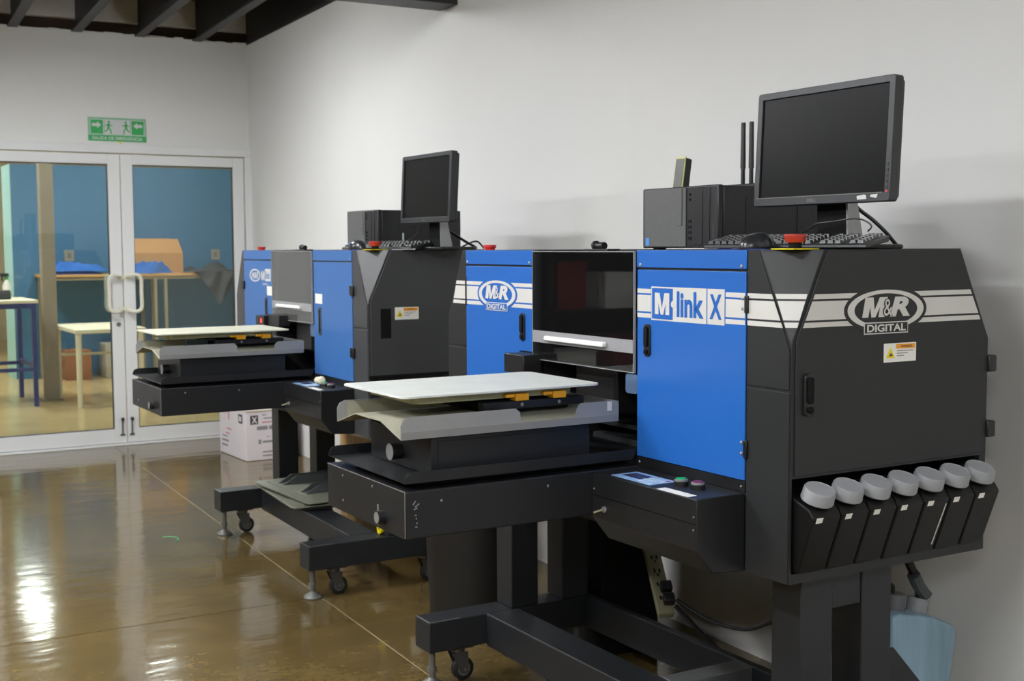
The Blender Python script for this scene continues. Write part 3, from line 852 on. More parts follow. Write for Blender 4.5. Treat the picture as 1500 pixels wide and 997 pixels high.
    if not second:
        for z0, z1 in Z:
            def le(z): return .018 + .1 * (z - 1.275) / .215
            def re(z): return .614 + (1.384 - z) * .52
            M().face(NEAR_FACE, [(le(z0), z0), (re(z0), z0), (re(z1), z1), (le(z1), z1)], th, th + .0006).build('stripe', WHITE, root)
            t0, t1 = (z0 - 1.26) / .23, (z1 - 1.26) / .23
            M().face(FRONT, [(-.152, z0), (-.115 * t0 - .004, z0), (-.115 * t1 - .004, z1), (-.152, z1)], .003, .0036).build('stripe', WHITE, root)
            mb = M()
            q = []
            for z, (k0, k1) in ((z0, (.04, .96)), (z1, (.96, .04))):
                t_ = (z - 1.26) / .23
                l_, r_ = Vector((0, .115 * t_, z)), Vector((.1 * t_, 0, z))
                q += [l_.lerp(r_, k0), l_.lerp(r_, k1)]
            lo = [mb.bm.verts.new(p + nrm * .0026) for p in q]; hi = [mb.bm.verts.new(p + nrm * .0032) for p in q]
            mb.bm.faces.new(lo); mb.bm.faces.new(hi)
            for i in range(4): mb.bm.faces.new((lo[i], lo[(i + 1) % 4], hi[(i + 1) % 4], hi[i]))
            mb.build('stripe', WHITE, root)
            M().face(FRONT, front_poly(.159, .232, z0, z1), .005, .0056).build('stripe', WHITE, nd)
            M().face(FRONT, front_poly(.543, .605, z0, z1), .005, .0056).build('stripe', WHITE, nd)
        mr_logo(NEAR_FACE, .307, 1.341, .132, .049, coat, root, th + .0006)
        warning_sticker(NEAR_FACE, .302, .416, 1.209, 1.256, root, th)
        # product plate: three boxes
        pl = M().face(FRONT, front_poly(.236, .541, 1.3, 1.391), .005, .0056).build('name_plate', WHITE, nd)
        M().face(FRONT, front_poly(.446, .537, 1.304, 1.387), .0056, .0062).build('plate_field', blue, pl)
        M().face(FRONT, front_poly(.303, .306, 1.3, 1.391), .0056, .0062).build('plate_gap', blue, pl)
        M().face(FRONT, ell(-.446, 1.3455, .007, .009, 16), .0062, .0068).build('plate_dot', WHITE, pl)
        bold_m('lettering', FRONT, -.492, 1.3455, .064, .058, WHITE, pl, .0062, .3, 0, .3)
        text('lettering', 'link', FRONT, -.373, 1.347, .112, .068, blue, pl, bold=.035, c=.0056)
        text('lettering', 'X', FRONT, -.27, 1.3455, .048, .064, blue, pl, bold=.035, c=.0056)
        for z0, z1 in Z:
            M().face(FRONT, front_poly(1.159, 1.602, z0, z1), .005, .0056).build('stripe', WHITE, fd)
            M().face(FRONT, [(-1.69 + (z0 - 1.345) * .35, z0), (-1.606, z0), (-1.606, z1), (-1.69 + (z1 - 1.345) * .35, z1)], .003, .0036).build('stripe', WHITE, root)
        mr_logo(FRONT, -1.388, 1.345, .122, .045, blue, fd, .0056)
    else:
        M().ring(FRONT, ell(-1.427, 1.36, .084, .033), ell(-1.427, 1.36, .07, .026), .005, .0056).build('logo_ring', WHITE, fd)
        text('lettering', 'M&R', FRONT, -1.427, 1.36, .11, .032, WHITE, fd, bold=.03, shear=.2, c=.005)
        pl = M().face(FRONT, front_poly(1.188, 1.27, 1.333, 1.395), .005, .0056).build('name_plate', WHITE, fd)
        bold_m('lettering', FRONT, -1.303, 1.36, .05, .046, WHITE, fd, .005)
        text('lettering', 'link', FRONT, -1.229, 1.364, .066, .04, blue, pl, bold=.015, c=.0056)
        text('lettering', 'DIGITAL', FRONT, -1.27, 1.318, .08, .011, WHITE, fd, bold=.02, c=.005)
        M().face(NEAR_FACE, [(.056, 1.114), (.105, 1.114), (.105, 1.241), (.056, 1.241)], th, th + .0008).build('door_cutout', BLACKM, root, label='dark rectangular latch opening')
        warning_sticker(NEAR_FACE, .123, .236, 1.192, 1.245, root, th)
        M().face(NEAR_FACE, [(-.0, .945), (.40, .945), (.40, .957), (-.0, .957)], th, th + .0008).build('slot', BLACKM, root)
    if not second:
        latch(NEAR_FACE, .033, .066, 1.094, 1.196, root, th)
    for z in (1.187, 1.013):
        M().box(.686, .716, -.012, .03, z - .022, z + .022).build('rear_hinge', BLACK, root, bevel=.004)
    # --- clear cover with its handle
    ACR = glass_mat('acrylic with painted reflection', (.80, .82, .84, 1), fac=.16, ior=1.5, body=(.5, .5, .5, 1)) if second else glass_mat('clear acrylic', (.80, .82, .84, 1), fac=.012, ior=1.5, body=(.5, .5, .52, 1))  # far cover: grey reflection of the white wall mixed into the body colour
    cv = M().box(-.012, -.006, .614, 1.150, 1.15, 1.484).box(-.006, .15, .614, 1.150, 1.478, 1.484).build('clear_cover', ACR, root)
    edge = mat('acrylic edge', srgb(150, 152, 150), .3, spec=.6)
    mb = M()
    mb.box(-.013, -.0055, .612, .614, 1.15, 1.484).box(-.013, -.0055, 1.150, 1.152, 1.15, 1.484).box(-.013, -.0055, .612, 1.152, 1.148, 1.15).box(-.013, -.0055, .612, 1.152, 1.484, 1.4865)
    mb.box(-.0058, -.004, 1.116, 1.1185, 1.15, 1.43)
    mb.hexa([(-.0058, 1.116, 1.43), (-.004, 1.116, 1.43), (-.004, 1.1185, 1.43), (-.0058, 1.1185, 1.43), (-.0058, 1.072, 1.455), (-.004, 1.072, 1.455), (-.004, 1.0745, 1.455), (-.0058, 1.0745, 1.455)])
    mb.build('cover_edge', edge, cv)
    HAZE = glass_mat('frosted strip', (.75, .76, .78, 1), rough=.3, fac=.5, ior=1.5, body=(.6, .6, .62, 1))
    M().box(-.0135, -.0122, .616, 1.148, 1.203, 1.240).build('cover_band', HAZE, cv)
    M().box(-.030, -.0136, .74, 1.06, 1.212, 1.227).build('cover_handle', mat('white handle', srgb(236, 236, 234), .3), cv, bevel=.004)
    # clip on the cover's upper edge
    k = M().box(.03, .075, .80, .93, 1.4866, 1.493).build('cover_clip', BLACK, root, bevel=.002)
    M().cyl((.05, .845, 1.502), (.05, .885, 1.502), .011, n=14).cyl((.05, .885, 1.503), (.05, .895, 1.503), .014, n=14).build('clip_roller', BLACK, k, smooth=True)
    # --- sensor block beside the opening
    s_ = M().box(-.075, -.008, 1.105, 1.225, 1.105, 1.165).box(-.008, .0, 1.16, 1.24, 1.1, 1.16).build('sensor_block', BLACK, root, bevel=.003)
    if second:
        mt = mat('red indicator', (1, .02, .02, 1), .4, emit=2.5)
        M().box(-.0765, -.075, 1.135, 1.147, 1.13, 1.15).build('indicator', mt, s_)
        M().box(-.06, .0, .93, 1.08, 1.12, 1.175).build('sensor_arm', BLACK, root, bevel=.003)
    # --- control box
    cb = M().xz([(-.157, .762), (-.105, .697), (-.004, .69), (-.004, .887), (-.157, .887)], .155, .603).build('control_box', ARM, root, bevel=.003)
    fc = F((-.157, 0, 0), (0, -1, 0), (0, 0, 1))
    M().face(fc, front_poly(.157, .601, .8235, .8262), 0, .0008).build('seam', BLACKM, cb)
    ft = F((0, 0, .887), (0, -1, 0), (1, 0, 0))
    mp = M().face(ft, [(-.533, -.143), (-.362, -.143), (-.362, -.057), (-.533, -.057)], .0, .0012).build('keypad_panel', LABELB, cb)
    M().face(ft, [(-.517, -.120), (-.438, -.120), (-.438, -.072), (-.517, -.072)], .0012, .0018).build('display', LCD, mp)
    mb = M()
    for i in range(3):
        for j in range(5):
            mb.face(ft, ell(-.43 + j * .013 - i * .002, -.128 + i * .022, .004, .0065, 8), .0012, .0022)
    mb.build('keypad_buttons', mat('keypad button', srgb(205, 215, 215), .4), mp, kind='stuff')
    M().face(ft, ell(-.374, -.075, .005, .006, 10), .0012, .0022).build('alarm_key', REDP, mp)
    def push(y, x, m, nm):
        b = M().lathe([(.019, 0), (.019, .010), (.017, .012), (0, .012)], (x, y, .887), 24).build(nm, BLACK, cb, smooth=True)
        M().lathe([(.0175, .0122), (.0175, .016), (.015, .0175), (.0145, .0165), (0, .0165)], (x, y, .887), 24).build('button_collar', STEEL, b, smooth=True)
        M().lathe([(.0135, .0166), (.013, .0195), (0, .021)], (x, y, .887), 20).build('button_cap', m, b, smooth=True)
    push(.320, -.074, GREENB, 'push_button')
    push(.262, -.066, PURPLE, 'push_button')
    M().face(ft, [(-.317, -.155), (-.192, -.155), (-.192, -.126), (-.317, -.126)], 0, .0006).build('paper_label', WHITEP, cb)
    if second:
        M().lathe([(0, -.02), (.016, -.012), (.02, 0), (.016, .014), (0, .022)], (-.08, .34, .912), 14, (0.1, 1, 0)).lathe([(0, -.02), (.013, -.012), (.016, 0), (.012, .014), (0, .022)], (-.085, .37, .911), 14, (0.2, 1, .1)).build('crumpled_tape', mat('cream tape', srgb(226, 218, 190), .6), root, smooth=True)
    tg = M().lathe([(.009, 0), (.009, .004), (.006, .005), (.006, .009), (0, .009)], (-.157, .544, .793), 12, (-1, 0, 0)).build('toggle_switch', STEEL, cb, smooth=True)
    M().cyl((-.166, .544, .793), (-.190, .549, .787), .0028, .0036, 10).build('toggle_lever', mat('brass lever', srgb(215, 205, 170), .3, metal=.7), tg, smooth=True)
    mb = M()
    for y, z in ((.165, .842), (.165, .81), (.594, .842)): screw(mb, fc, -y, z, 0, .003)
    mb.build('screws', ZINC, cb, smooth=True)
    # --- arm, tray, pedestal, drip pan, platen
    a_ = M().box(-.723, .33, .6035, 1.115, .767, .889).build('arm', ARM, root, bevel=.0035)
    mb = M().box(-.7235, -.7215, .6045, 1.114, .8875, .8895).box(-.7235, -.7225, .6028, .605, .772, .888)
    mb.build('worn_edge', WORN, a_)
    fe = F((-.723, 0, 0), (0, -1, 0), (0, 0, 1)); fa = F((0, .6035, 0), (1, 0, 0), (0, 0, 1))
    mb = M()
    for y, z in ((1.0, .87), (1.0, .80), (.8, .872)): screw(mb, fe, -y, z, 0, .004)
    for x, z in ((-.37, .862), (-.615, .865), (-.1, .868)) if second else ((-.30, .862), (-.62, .857)): screw(mb, fa, x, z, 0, .004)
    mb.build('screws', ZINC, a_, smooth=True)
    kn = M().cyl((-.723, .733, .803), (-.743, .733, .803), .018, n=20).build('arm_knob', BLACK, a_, smooth=True)
    M().cyl((-.743, .733, .803), (-.7438, .733, .803), .015, n=20).build('knob_face', STEEL, kn, smooth=True)
    if not second:
        M().face(fe, front_poly(.763, .772, .775, .83), 0, .0006).build('scratch', WORN, a_)
        mb = M()
        for x, z, l, an in ((-.70, .853, .012, .9), (-.694, .847, .014, .6), (-.698, .841, .010, .3), (-.695, .826, .004, 0), (-.692, .816, .004, 1), (-.69, .804, .004, 1), (-.694, .796, .005, 0)):
            dx, dz = l * math.cos(an), l * math.sin(an)
            mb.face(fa, [(x, z), (x + dx, z + dz), (x + dx - .002 * math.sin(an), z + dz + .003), (x - .002, z + .003)], 0, .0005)
        mb.build('scratches', WORN, a_)
    # tray: flat plate with upturned long sides
    tr = M().box(-.72, -.02, .607, 1.107, .9085, .9105)
    for y in (.605, 1.107):
        lp = [(-.722, .9085), (-.022, .9085), (-.012, .925), (-.014, .937), (-.697, .937), (-.71, .934), (-.718, .926)]
        tr.xz(lp, y - .001, y + .001)
    tr.build('tray', ARM, root)
    M().box(-.66, -.06, .66, 1.06, .889, .9084).build('tray_spacer', BLACKM, root)
    M().box(-.13, -.05, .85, .95, .9106, .912).build('tray_mark', YELLOW, root)
    ped = M().box(-.62, -.13, .66, 1.04, .9106, 1.012).build('pedestal', ARM, root, bevel=.003)
    M().box(-.60, -.13, .657, .6598, .925, 1.0).build('pedestal_cover', ARM, ped, bevel=.001)
    kn = M().cyl((-.62, .843, .952), (-.652, .843, .952), .022, n=24).build('pedestal_knob', BLACK, ped, smooth=True)
    M().cyl((-.652, .843, .952), (-.6535, .843, .952), .0225, n=24).build('knob_face', STEEL, kn, smooth=True)
    M().box(-.60, -.2, .72, .98, 1.012, 1.03).build('lift_plate', BLACKM, ped)
    # drip pan: ridge along the arm, upturned sides with a notch on the near side
    x0, x1 = -.715, -.045
    yN, r0, r1, yF = .64, .765, .93, 1.055
    zb, zr, zt = 1.014, 1.05, 1.072
    pan = M()
    e = .0012
    def sheet(p, q, xa=x0, xb=x1):
        (ya, za), (yb_, zb_) = p, q
        dy_, dz_ = yb_ - ya, zb_ - za
        L = math.hypot(dy_, dz_); ny, nz = -dz_ / L * e, dy_ / L * e
        pan.yz([(ya - ny, za - nz), (yb_ - ny, zb_ - nz), (yb_ + ny, zb_ + nz), (ya + ny, za + nz)], xa, xb)
    lip = [(x0, zb)] + [(x1, zb), (x1, zt - .008), (x1 - .012, zt), (-.17, zt), (-.182, zt - .01), (-.19, zb + .020), (-.36, zb + .018), (-.366, zt - .01), (-.378, zt), (x0 + .022, zt), (x0 + .008, zt - .006), (x0, zt - .02)]
    pan.xz(lip, yN - e, yN + e)
    for xa_, xb_ in ((x0 + .001, x1 - .001),):
        pan.yz([(yN - e, zb), (yN - e, zb + .02), (yN - e - .0025, zb + .02)], xa_, xb_)
    lip2 = [(x0, zb), (x1, zb), (x1, zt), (x0 + .022, zt), (x0 + .008, zt - .006), (x0, zt - .02)]
    pan.xz(lip2, yF - e, yF + e)
    pan.yz([(yN, zb), (yF, zb), (yF, zt - .002), (yN, zt - .002)], x1 - e, x1 + e)
    pn = pan.build('drip_pan', PAN, root)
    pan = M()
    sheet((yN + .0015, zb + .001), (r0, zr)); sheet((r0, zr), (r1, zr)); sheet((r1, zr), (yF - .0015, zb + .001))
    pan.yz([(yF - .0024, zb), (yF - .0014, zb), (yF - .0014, zt - .004), (yF - .0024, zt - .004)], x0 + .03, x1 - .01)
    pan.build('pan_floor', STAIN, pn, label='cream stained pan floor')
    if not second:
        M().box(-.083, -.068, .6375, .6386, 1.045, 1.07).build('tape_patch', mat('tape patch', srgb(205, 205, 198), .5), pn)
    else:
        M().box(-.52, -.38, .9, .93, 1.052, 1.075).build('shim', mat('pale blue shim', srgb(150, 180, 195), .4), pn)
    # platen and its mount
    pm = PLATEN2 if second else PLATEN
    yc = .86
    pp = M().xy(rrect(-.70, -.085, yc - .195, yc + .195, .022), 1.114, 1.1205).build('platen', pm, root, bevel=.0015)
    M().xy(rrect(-.64, -.15, yc - .15, yc + .15, .02), 1.092, 1.1139).build('underboard', UNDER, pp, bevel=.002)
    if second:
        pp.location = (-.015, 0, .004)
    for y in (.70, .985): M().box(-.44, -.12, y, y + .035, 1.062, 1.084).build('mount_rail', BLACK, root, bevel=.002)
    M().box(-.42, -.15, .736, .984, 1.052, 1.070).build('mount_plate', BLACKM, root)
    for x in (-.335, -.215):
        cl = M().box(x - .012, x + .03, .69, .725, 1.0845, 1.104).box(x - .04, x - .0121, .695, .72, 1.094, 1.104).build('clamp', ORANGE, root, bevel=.002)
        M().lathe([(.005, 0), (.005, .003), (0, .004)], (x + .012, .70, 1.073), 8, (0, -1, 0)).build('clamp_bolt', STEEL, cl)
    if second:
        pass
    # --- stop buttons on the roof
    b = M().box(.022, .105, .02, .10, TOP, TOP + .003).build('stop_plate', YELLOW, root, bevel=.001)
    M().lathe([(.016, .0), (.016, .014)], (.064, .06, TOP + .003), 20).build('stop_collar', BLACKM, b, smooth=True)
    M().lathe([(.02, .014), (.024, .018), (.027, .03), (.0265, .033), (.022, .0345), (0, .0345)], (.064, .06, TOP + .003), 24).build('stop_knob', REDP, b, smooth=True)
    b = M().lathe([(.018, 0), (.018, .006), (.022, .008), (.022, .017), (0, .018)], (.1, 1.62, TOP), 20).build('stop_knob', mat('bright red', srgb(210, 35, 35), .4), root, smooth=True)
    # --- stand: two post frames on a U base
    bt, bb_ = .237, .13
    near_y, far_y = (.075, .185), (1.502 + dy, 1.612 + dy)
    bx_ = -.044 if second else 0.0
    for k, (y0, y1) in enumerate((near_y, far_y)):
        cbm = M().box(-.211 + (bx_ if k == 0 else 0), .46, y0, y1, bb_, bt).build('cross_beam', BASEM, root, bevel=.004)
        xe = -.211 + (bx_ if k == 0 else 0)
        M().box(xe + .001, xe + .006, y0 + .003, y1 - .003, bt, bt + .0005).box(xe + .006, xe + .12, y0 + .001, y0 + .005, bt, bt + .0004).build('worn_edge', WORN, cbm)
        M().box(.113, .222, y0 + .002, y1 - .002, bt, .6895).build('post', BASEM, root, bevel=.004)
        M().box(.325, .433, y0 + .002, y1 - .002, bt, .6895).build('post', BASEM, root, bevel=.004)
        M().box(.2225, .3245, y0 + .006, y1 - .006, .578, .6895).build('post_head', BASEM, root, bevel=.003)
    q0 = -.034 if second else 0.0
    ya, yb_ = near_y[1] + .001, far_y[0] - .001
    lb = M().xy([(.008 + q0, ya), (.138 + q0, ya), (.138, yb_), (.008, yb_)], bb_ - .006, bt).build('long_beam', BASEM, root, bevel=.004)
    M().xy([(.0085 + q0, ya + .002), (.0125 + q0, ya + .002), (.0125, yb_ - .002), (.0085, yb_ - .002)], bt, bt + .0005).build('worn_edge', WORN, lb)
    if not second: M().box(.42, .45, near_y[1] + .001, far_y[0] - .001, bb_ - .006, bt + .004).build('rear_beam', BASEM, root, bevel=.003)
    if not second:
        M().box(.1385, .4195, .60, .68, .12, .238).build('cross_plate', mat('brushed plate', srgb(105, 106, 107), .4, metal=.4, var=.1, vscale=20), root, bevel=.002)
        M().xz([(.44, .43), (.47, .43), (.62, .27), (.62, .237), (.44, .237)], .10, .104).build('gusset', BASEM, root)
        M().xz([(.44, .43), (.47, .43), (.62, .27), (.62, .237), (.44, .237)], .17, .174).build('gusset', BASEM, root)
    for (cx, cy) in ((-.175 + bx_, near_y[0] + .055), (-.175, far_y[0] + .055), (.42, near_y[0] + .055), (.42, far_y[0] + .055)):
        f_ = M().lathe([(.038, 0), (.04, .005), (.034, .013), (.018, .024), (.012, .03), (.012, .05), (.017, .05), (.017, .066), (.0115, .066), (.0115, bb_)], (cx, cy, 0), 20).build('levelling_foot', ZINC, root, smooth=True)
        wx = cx + (.10 if cx < 0 else -.10)
        wy = cy
        c_ = M().box(wx - .045, wx + .045, wy - .04, wy + .04, bb_ - .008, bb_ - .0005).lathe([(.026, 0), (.026, .018)], (wx, wy, bb_ - .026), 16).build('caster', CASTERH, root, bevel=.002)
        ox = .018
        fk = M()
        for s in (-1, 1):
            fk.prism([(wx - .03, bb_ - .026), (wx + .03, bb_ - .026), (wx + ox + .014, .028), (wx + ox - .014, .028)], lambda a, b, c: (a, c, b), wy + s * .02 - .0015, wy + s * .02 + .0015)
        fk.build('caster_fork', CASTERH, c_)
        M().lathe([(.034, -.013), (.040, -.009), (.040, .009), (.034, .013)], (wx + ox, wy, .0405), 24, (0, 1, 0)).build('caster_wheel', RUBBER, c_, smooth=True)
        M().lathe([(.024, -.0145), (.024, .0145)], (wx + ox, wy, .0405), 18, (0, 1, 0)).lathe([(.006, -.024), (.006, .024)], (wx + ox, wy, .0405), 10, (0, 1, 0)).build('wheel_hub', ZINC, c_, smooth=True)
    return root

pr1 = printer(False)
pr2 = printer(True)

# ------------------------------------------------------------------ ink bottles in the near printer
ords = ['leftmost', 'second from left', 'third from left', 'middle one', 'third from right', 'second from right', 'rightmost']
BOT = mat('black bottle', srgb(15, 15, 15), .4, spec=.25, var=.2, vscale=6)
for i in range(7):
    x = 2.05 + .058 + i * .0945
    t = thing('ink_bottle', f'black ink bottle with grey cap, {ords[i]} of the row on the near printer', 'bottle', (x, 2.285, .755), (R(20), 0, 0), 'ink bottles in the near printer')
    mb = M()
    mb.yz([(-.115, .0), (.03, .0), (.03, .15), (.0, .168), (-.095, .168), (-.115, .155)], -.0455, .0455)
    mb.cyl((0, -.07, .166), (0, -.07, .176), .028, n=20)
    mb.build('bottle_body', BOT, t, bevel=.008, seg=3)
    cp = M().lathe([(.039, 0), (.0405, .003), (.0395, .006), (.0385, .028), (.036, .032), (.035, .0305), (0, .0305)], (0, -.07, .174), 32).build('bottle_cap', CAPG, t, smooth=True)
    mb = M()
    mb.box(-.034, -.014, -.1165, -.1155, .141, .155)
    mb.build('paper_tag', WHITEP, t)
    if i == 4:
        mb = M().hexa([(.03, -.1158, .02), (.034, -.1158, .02), (.034, -.1152, .02), (.03, -.1152, .02), (.034, -.1158, .14), (.038, -.1158, .14), (.038, -.1152, .14), (.034, -.1152, .14)])
        mb.build('ink_drip', WHITE, t, label='white ink drip')

# ------------------------------------------------------------------ desktop computers (lying on their sides), monitors, keyboards, mice
def computer(loc, label, second):
    t = thing('desktop_computer', label, 'computer', loc, 0, 'desktop computers on the printers')
    D, W, H = .42, .35, .178
    M().box(.02, D, -W / 2, W / 2, .006, H).build('case', PCB, t, bevel=.004)
    fp = M().box(0, .019, -W / 2, W / 2, .004, H + .002).build('front_bezel', PCB, t, bevel=.004)
    f = F((0, 0, 0), (0, -1, 0), (0, 0, 1))
    M().face(f, [(-W / 2 + .012, .008), (.035, .008), (.035, H - .002), (-W / 2 + .012, H - .002)], 0, .003).build('mesh_panel', PCF, fp, bevel=.001)
    M().face(f, [(.004, .068), (.02, .068), (.02, H - .003), (.004, H - .003)], .003, .006).build('power_strip', PCF, fp, bevel=.001)
    M().face(f, rrect(-W / 2 + .02, -W / 2 + .036, .012, .034, .001), .003, .0036).build('badge', mat('badge blue', srgb(70, 150, 230), .4), fp)
    mb = M()
    for k in range(4): mb.face(f, [(.045, .028 + k * .016), (.058, .028 + k * .016), (.058, .036 + k * .016), (.045, .036 + k * .016)], 0, .002)
    mb.face(f, ell(.052, H - .022, .004, .004, 10), 0, .002); mb.face(f, ell(.052, H - .036, .004, .004, 10), 0, .002)
    mb.build('ports', BLACKM, fp)
    M().face(f, [(.07, .012), (.108, .012), (.108, H - .006), (.07, H - .006)], 0, .002).build('drive_bay', BLACK, fp, bevel=.001)
    M().face(f, [(.114, .012), (.14, .012), (.14, H - .006), (.114, H - .006)], 0, .002).build('drive_bay', BLACK, fp, bevel=.001)
    M().face(f, [(.155, .03), (.1565, .03), (.1565, .07), (.155, .07)], 0, .001).build('label_strip', ZINC, fp)
    fs_ = F((0, -W / 2, 0), (1, 0, 0), (0, 0, 1))
    M().ring(fs_, rrect(.10, .30, .03, .15, .01), rrect(.106, .294, .036, .144, .008), 0, .0015).build('case_relief', PCB, t)
    for y in (-.15, .15):
        for x in (.03, .38): M().box(x, x + .03, y - .012, y + .012, 0, .006).build('case_foot', RUBBER, t)
    if second:
        M().face(fs_, [(.12, .012), (.128, .012), (.128, .075), (.12, .075)], 0, .0012).build('case_label', mat('pale label', srgb(190, 205, 205), .4), t)
    return t
computer((2.25, 2.875, 1.4902), 'black desktop computer lying flat on the near printer, two antennas behind', False)
computer((2.32, 5.305, 1.4902), 'black desktop computer lying flat on the far printer', True)

def monitor(loc, rot, label, second):
    W, H = (.468, .292) if second else (.482, .302)
    t = thing('computer_monitor', label, 'monitor', loc, rot, 'monitors on the printers')
    tilt = Matrix.Rotation(R(3), 4, 'Y')
    def tl(o):
        me = o.data
        for v in me.vertices:
            q = tilt @ Vector((v.co.x, v.co.y, v.co.z - .12)); v.co = (q.x, q.y, q.z + .12)
        return o
    zb = .115
    f = F((0, 0, 0), (0, -1, 0), (0, 0, 1))
    hd = tl(M().ring(f, rrect(-W / 2, W / 2, zb, zb + H, .008), rrect(-W / 2 + .018, W / 2 - .018, zb + .022, zb + H - .018, .002), -.028, 0).build('bezel', MONB, t, bevel=.0015))
    tl(M().face(f, [(-W / 2 + .014, zb + .018), (W / 2 - .014, zb + .018), (W / 2 - .014, zb + H - .014), (-W / 2 + .014, zb + H - .014)], -.026, -.005).build('screen', SCREEN, t))
    tl(M().face(f, rrect(-W / 2 + .006, W / 2 - .006, zb + .006, zb + H - .006, .01), -.042, -.0265).build('back_shell', MONB, t, bevel=.006))
    tl(M().face(f, rrect(-.14, .14, zb + .05, zb + .24, .02), -.062, -.0421).build('back_bulge', MONB, t, bevel=.008))
    tl(M().face(f, [(-W / 2 + .01, zb + .0205), (W / 2 - .024, zb + .0205), (W / 2 - .024, zb + .0225), (-W / 2 + .01, zb + .0225)], 0, .0008).build('chin_line', ZINC, t))
    tl(text('brand_lettering', 'DELL', f, -.02 if not second else .0, zb + .0105, .034, .009, ZINC, t, bold=.02, c=0))
    mb = M()
    for k in range(5): mb.face(f, [(W / 2 - .013, zb + .028 + k * .014), (W / 2 - .007, zb + .028 + k * .014), (W / 2 - .007, zb + .037 + k * .014), (W / 2 - .013, zb + .037 + k * .014)], 0, .001)
    tl(mb.build('buttons', BLACK, t))
    if not second:
        tl(M().face(f, ell(W / 2 - .010, zb + .024, .0025, .0025, 8), 0, .001).build('power_light', mat('power red', srgb(200, 30, 30), .4, emit=.5), t))
        tl(M().face(f, [(.138, zb + .006), (.168, zb + .007), (.166, zb + .016), (.16, zb + .018), (.136, zb + .015)], 0, .0008).build('torn_label', SIGNW, t))
        tl(M().face(f, [(.180, zb + .012), (.2, zb + .008), (.204, zb + .018), (.182, zb + .017)], 0, .0008).build('torn_label', SIGNW, t))
    nk = M().hexa([(.055, -.055, .012), (.10, -.055, .012), (.10, .055, .012), (.055, .055, .012), (.042, -.05, .3), (.062, -.05, .3), (.062, .05, .3), (.042, .05, .3)]).build('stand_neck', BLACKM, t, bevel=.004)
    M().hexa([(.05, -.062, .012), (.105, -.062, .012), (.105, -.0555, .012), (.05, -.0555, .012), (.047, -.057, .2), (.066, -.057, .2), (.066, -.0505, .2), (.047, -.0505, .2)]).build('neck_trim', STAND, nk)
    M().xy(rrect(.005, .2, -.12, .12, .03), 0, .012).build('stand_base', BLACK, t, bevel=.003)
    return t
monitor((2.295, 2.365, 1.4902), R(0), 'black widescreen monitor on the near printer, torn label on bezel', False)
monitor((2.38, 4.79, 1.4902), R(0), 'black widescreen monitor on the far printer, no torn label', True)

def keyboard(loc, rot, label):
    t = thing('keyboard', label, 'keyboard', loc, rot, 'keyboards on the printers')
    L, D = .445, .15
    def zt(x): return .014 + .022 * x / D
    M().hexa([(0, -L / 2, .002), (D, -L / 2, .018), (D, L / 2, .018), (0, L / 2, .002), (.002, -L / 2, .012), (D, -L / 2, .034), (D, L / 2, .034), (.002, L / 2, .012)]).build('keyboard_body', KEYS, t, bevel=.003)
    mb = M()
    for r in range(6):
        x = .014 + r * .0215 + (.004 if r == 5 else 0)
        n = 22
        for k in range(n):
            if k in (15, 19) : continue
            if r == 0 and 4 <= k <= 9 and k != 4: continue
            y = L / 2 - .014 - k * .0195
            y0, y1 = y - .008, y + .008
            if r == 0 and k == 4: y0 = y - 5 * .0195
            zA, zB = zt(x) - .002, zt(x + .017) - .002
            mb.hexa([(x, y0, zA), (x + .017, y0, zB), (x + .017, y1, zB), (x, y1, zA),
                     (x + .002, y0 + .002, zA + .008), (x + .015, y0 + .002, zB + .007), (x + .015, y1 - .002, zB + .007), (x + .002, y1 - .002, zA + .008)])
    mb.build('keys', mat('key tops', srgb(58, 59, 60), .35), t, kind='stuff')
    for s in (-1, 1):
        M().box(.135, .142, s * .18 - .01, s * .18 + .01, .0, .02).build('tilt_foot', BLACK, t)
    return t
keyboard((2.185, 2.375, 1.4905), R(22), 'black keyboard in front of the near monitor')
keyboard((2.24, 4.985, 1.4905), R(18), 'black keyboard in front of the far monitor')

def mouse(loc, rot, label, cable, second):
    t = thing('mouse', label, 'mouse', loc, rot, 'computer mice on the printers')
    def fn(u, v):
        a = 2 * PI * u; ph = v * PI / 2
        rx, ry, rz = .032, .056, .036
        c = math.cos(ph) ** .75 if v < .999 else 0.0
        return (rx * c * math.cos(a), ry * c * math.sin(a), .004 + rz * math.sin(ph) * (1 - .15 * math.sin(a) * c))
    M().grid(28, 10, fn).build('mouse_shell', mat('mouse shell', srgb(44, 45, 48), .25, spec=.6), t, smooth=True)
    M().xy(ell(0, 0, .031, .055, 28), 0, .005).build('mouse_base', BLACK, t)
    M().cyl((-.004, .0, .036), (.004, .0, .036), .01, n=14).build('wheel', BLACKM, t, smooth=True, loc=(0, .03, -.0145))
    return t
mouse((2.112, 2.385, 1.4925), R(100), 'black mouse on the blue mat near the red stop button', None, False)
mouse((2.178, 5.04, 1.4925), R(8), 'black mouse on the far printer beside its red stop button', None, True)
tag(M().xy(rrect(2.062, 2.30, 2.30, 2.52, .01), 1.4904, 1.4922).build('mouse_mat', PAD), 'dark blue mouse mat under the near mouse', 'mouse mat')
tag(M().xy(rrect(2.152, 2.31, 4.955, 5.12, .01), 1.4904, 1.4922).build('mouse_mat', PAD), 'dark blue mouse mat under the far mouse', 'mouse mat')
tag(M().tube([(2.325, 2.46, 1.528), (2.322, 2.42, 1.545), (2.32, 2.385, 1.556), (2.32, 2.33, 1.56), (2.322, 2.27, 1.566), (2.325, 2.235, 1.562), (2.33, 2.212, 1.547), (2.328, 2.222, 1.534)], .0022).build('mouse_cable', BLACK, smooth=True), 'thin black cable looping up before the near monitor stand', 'cable')
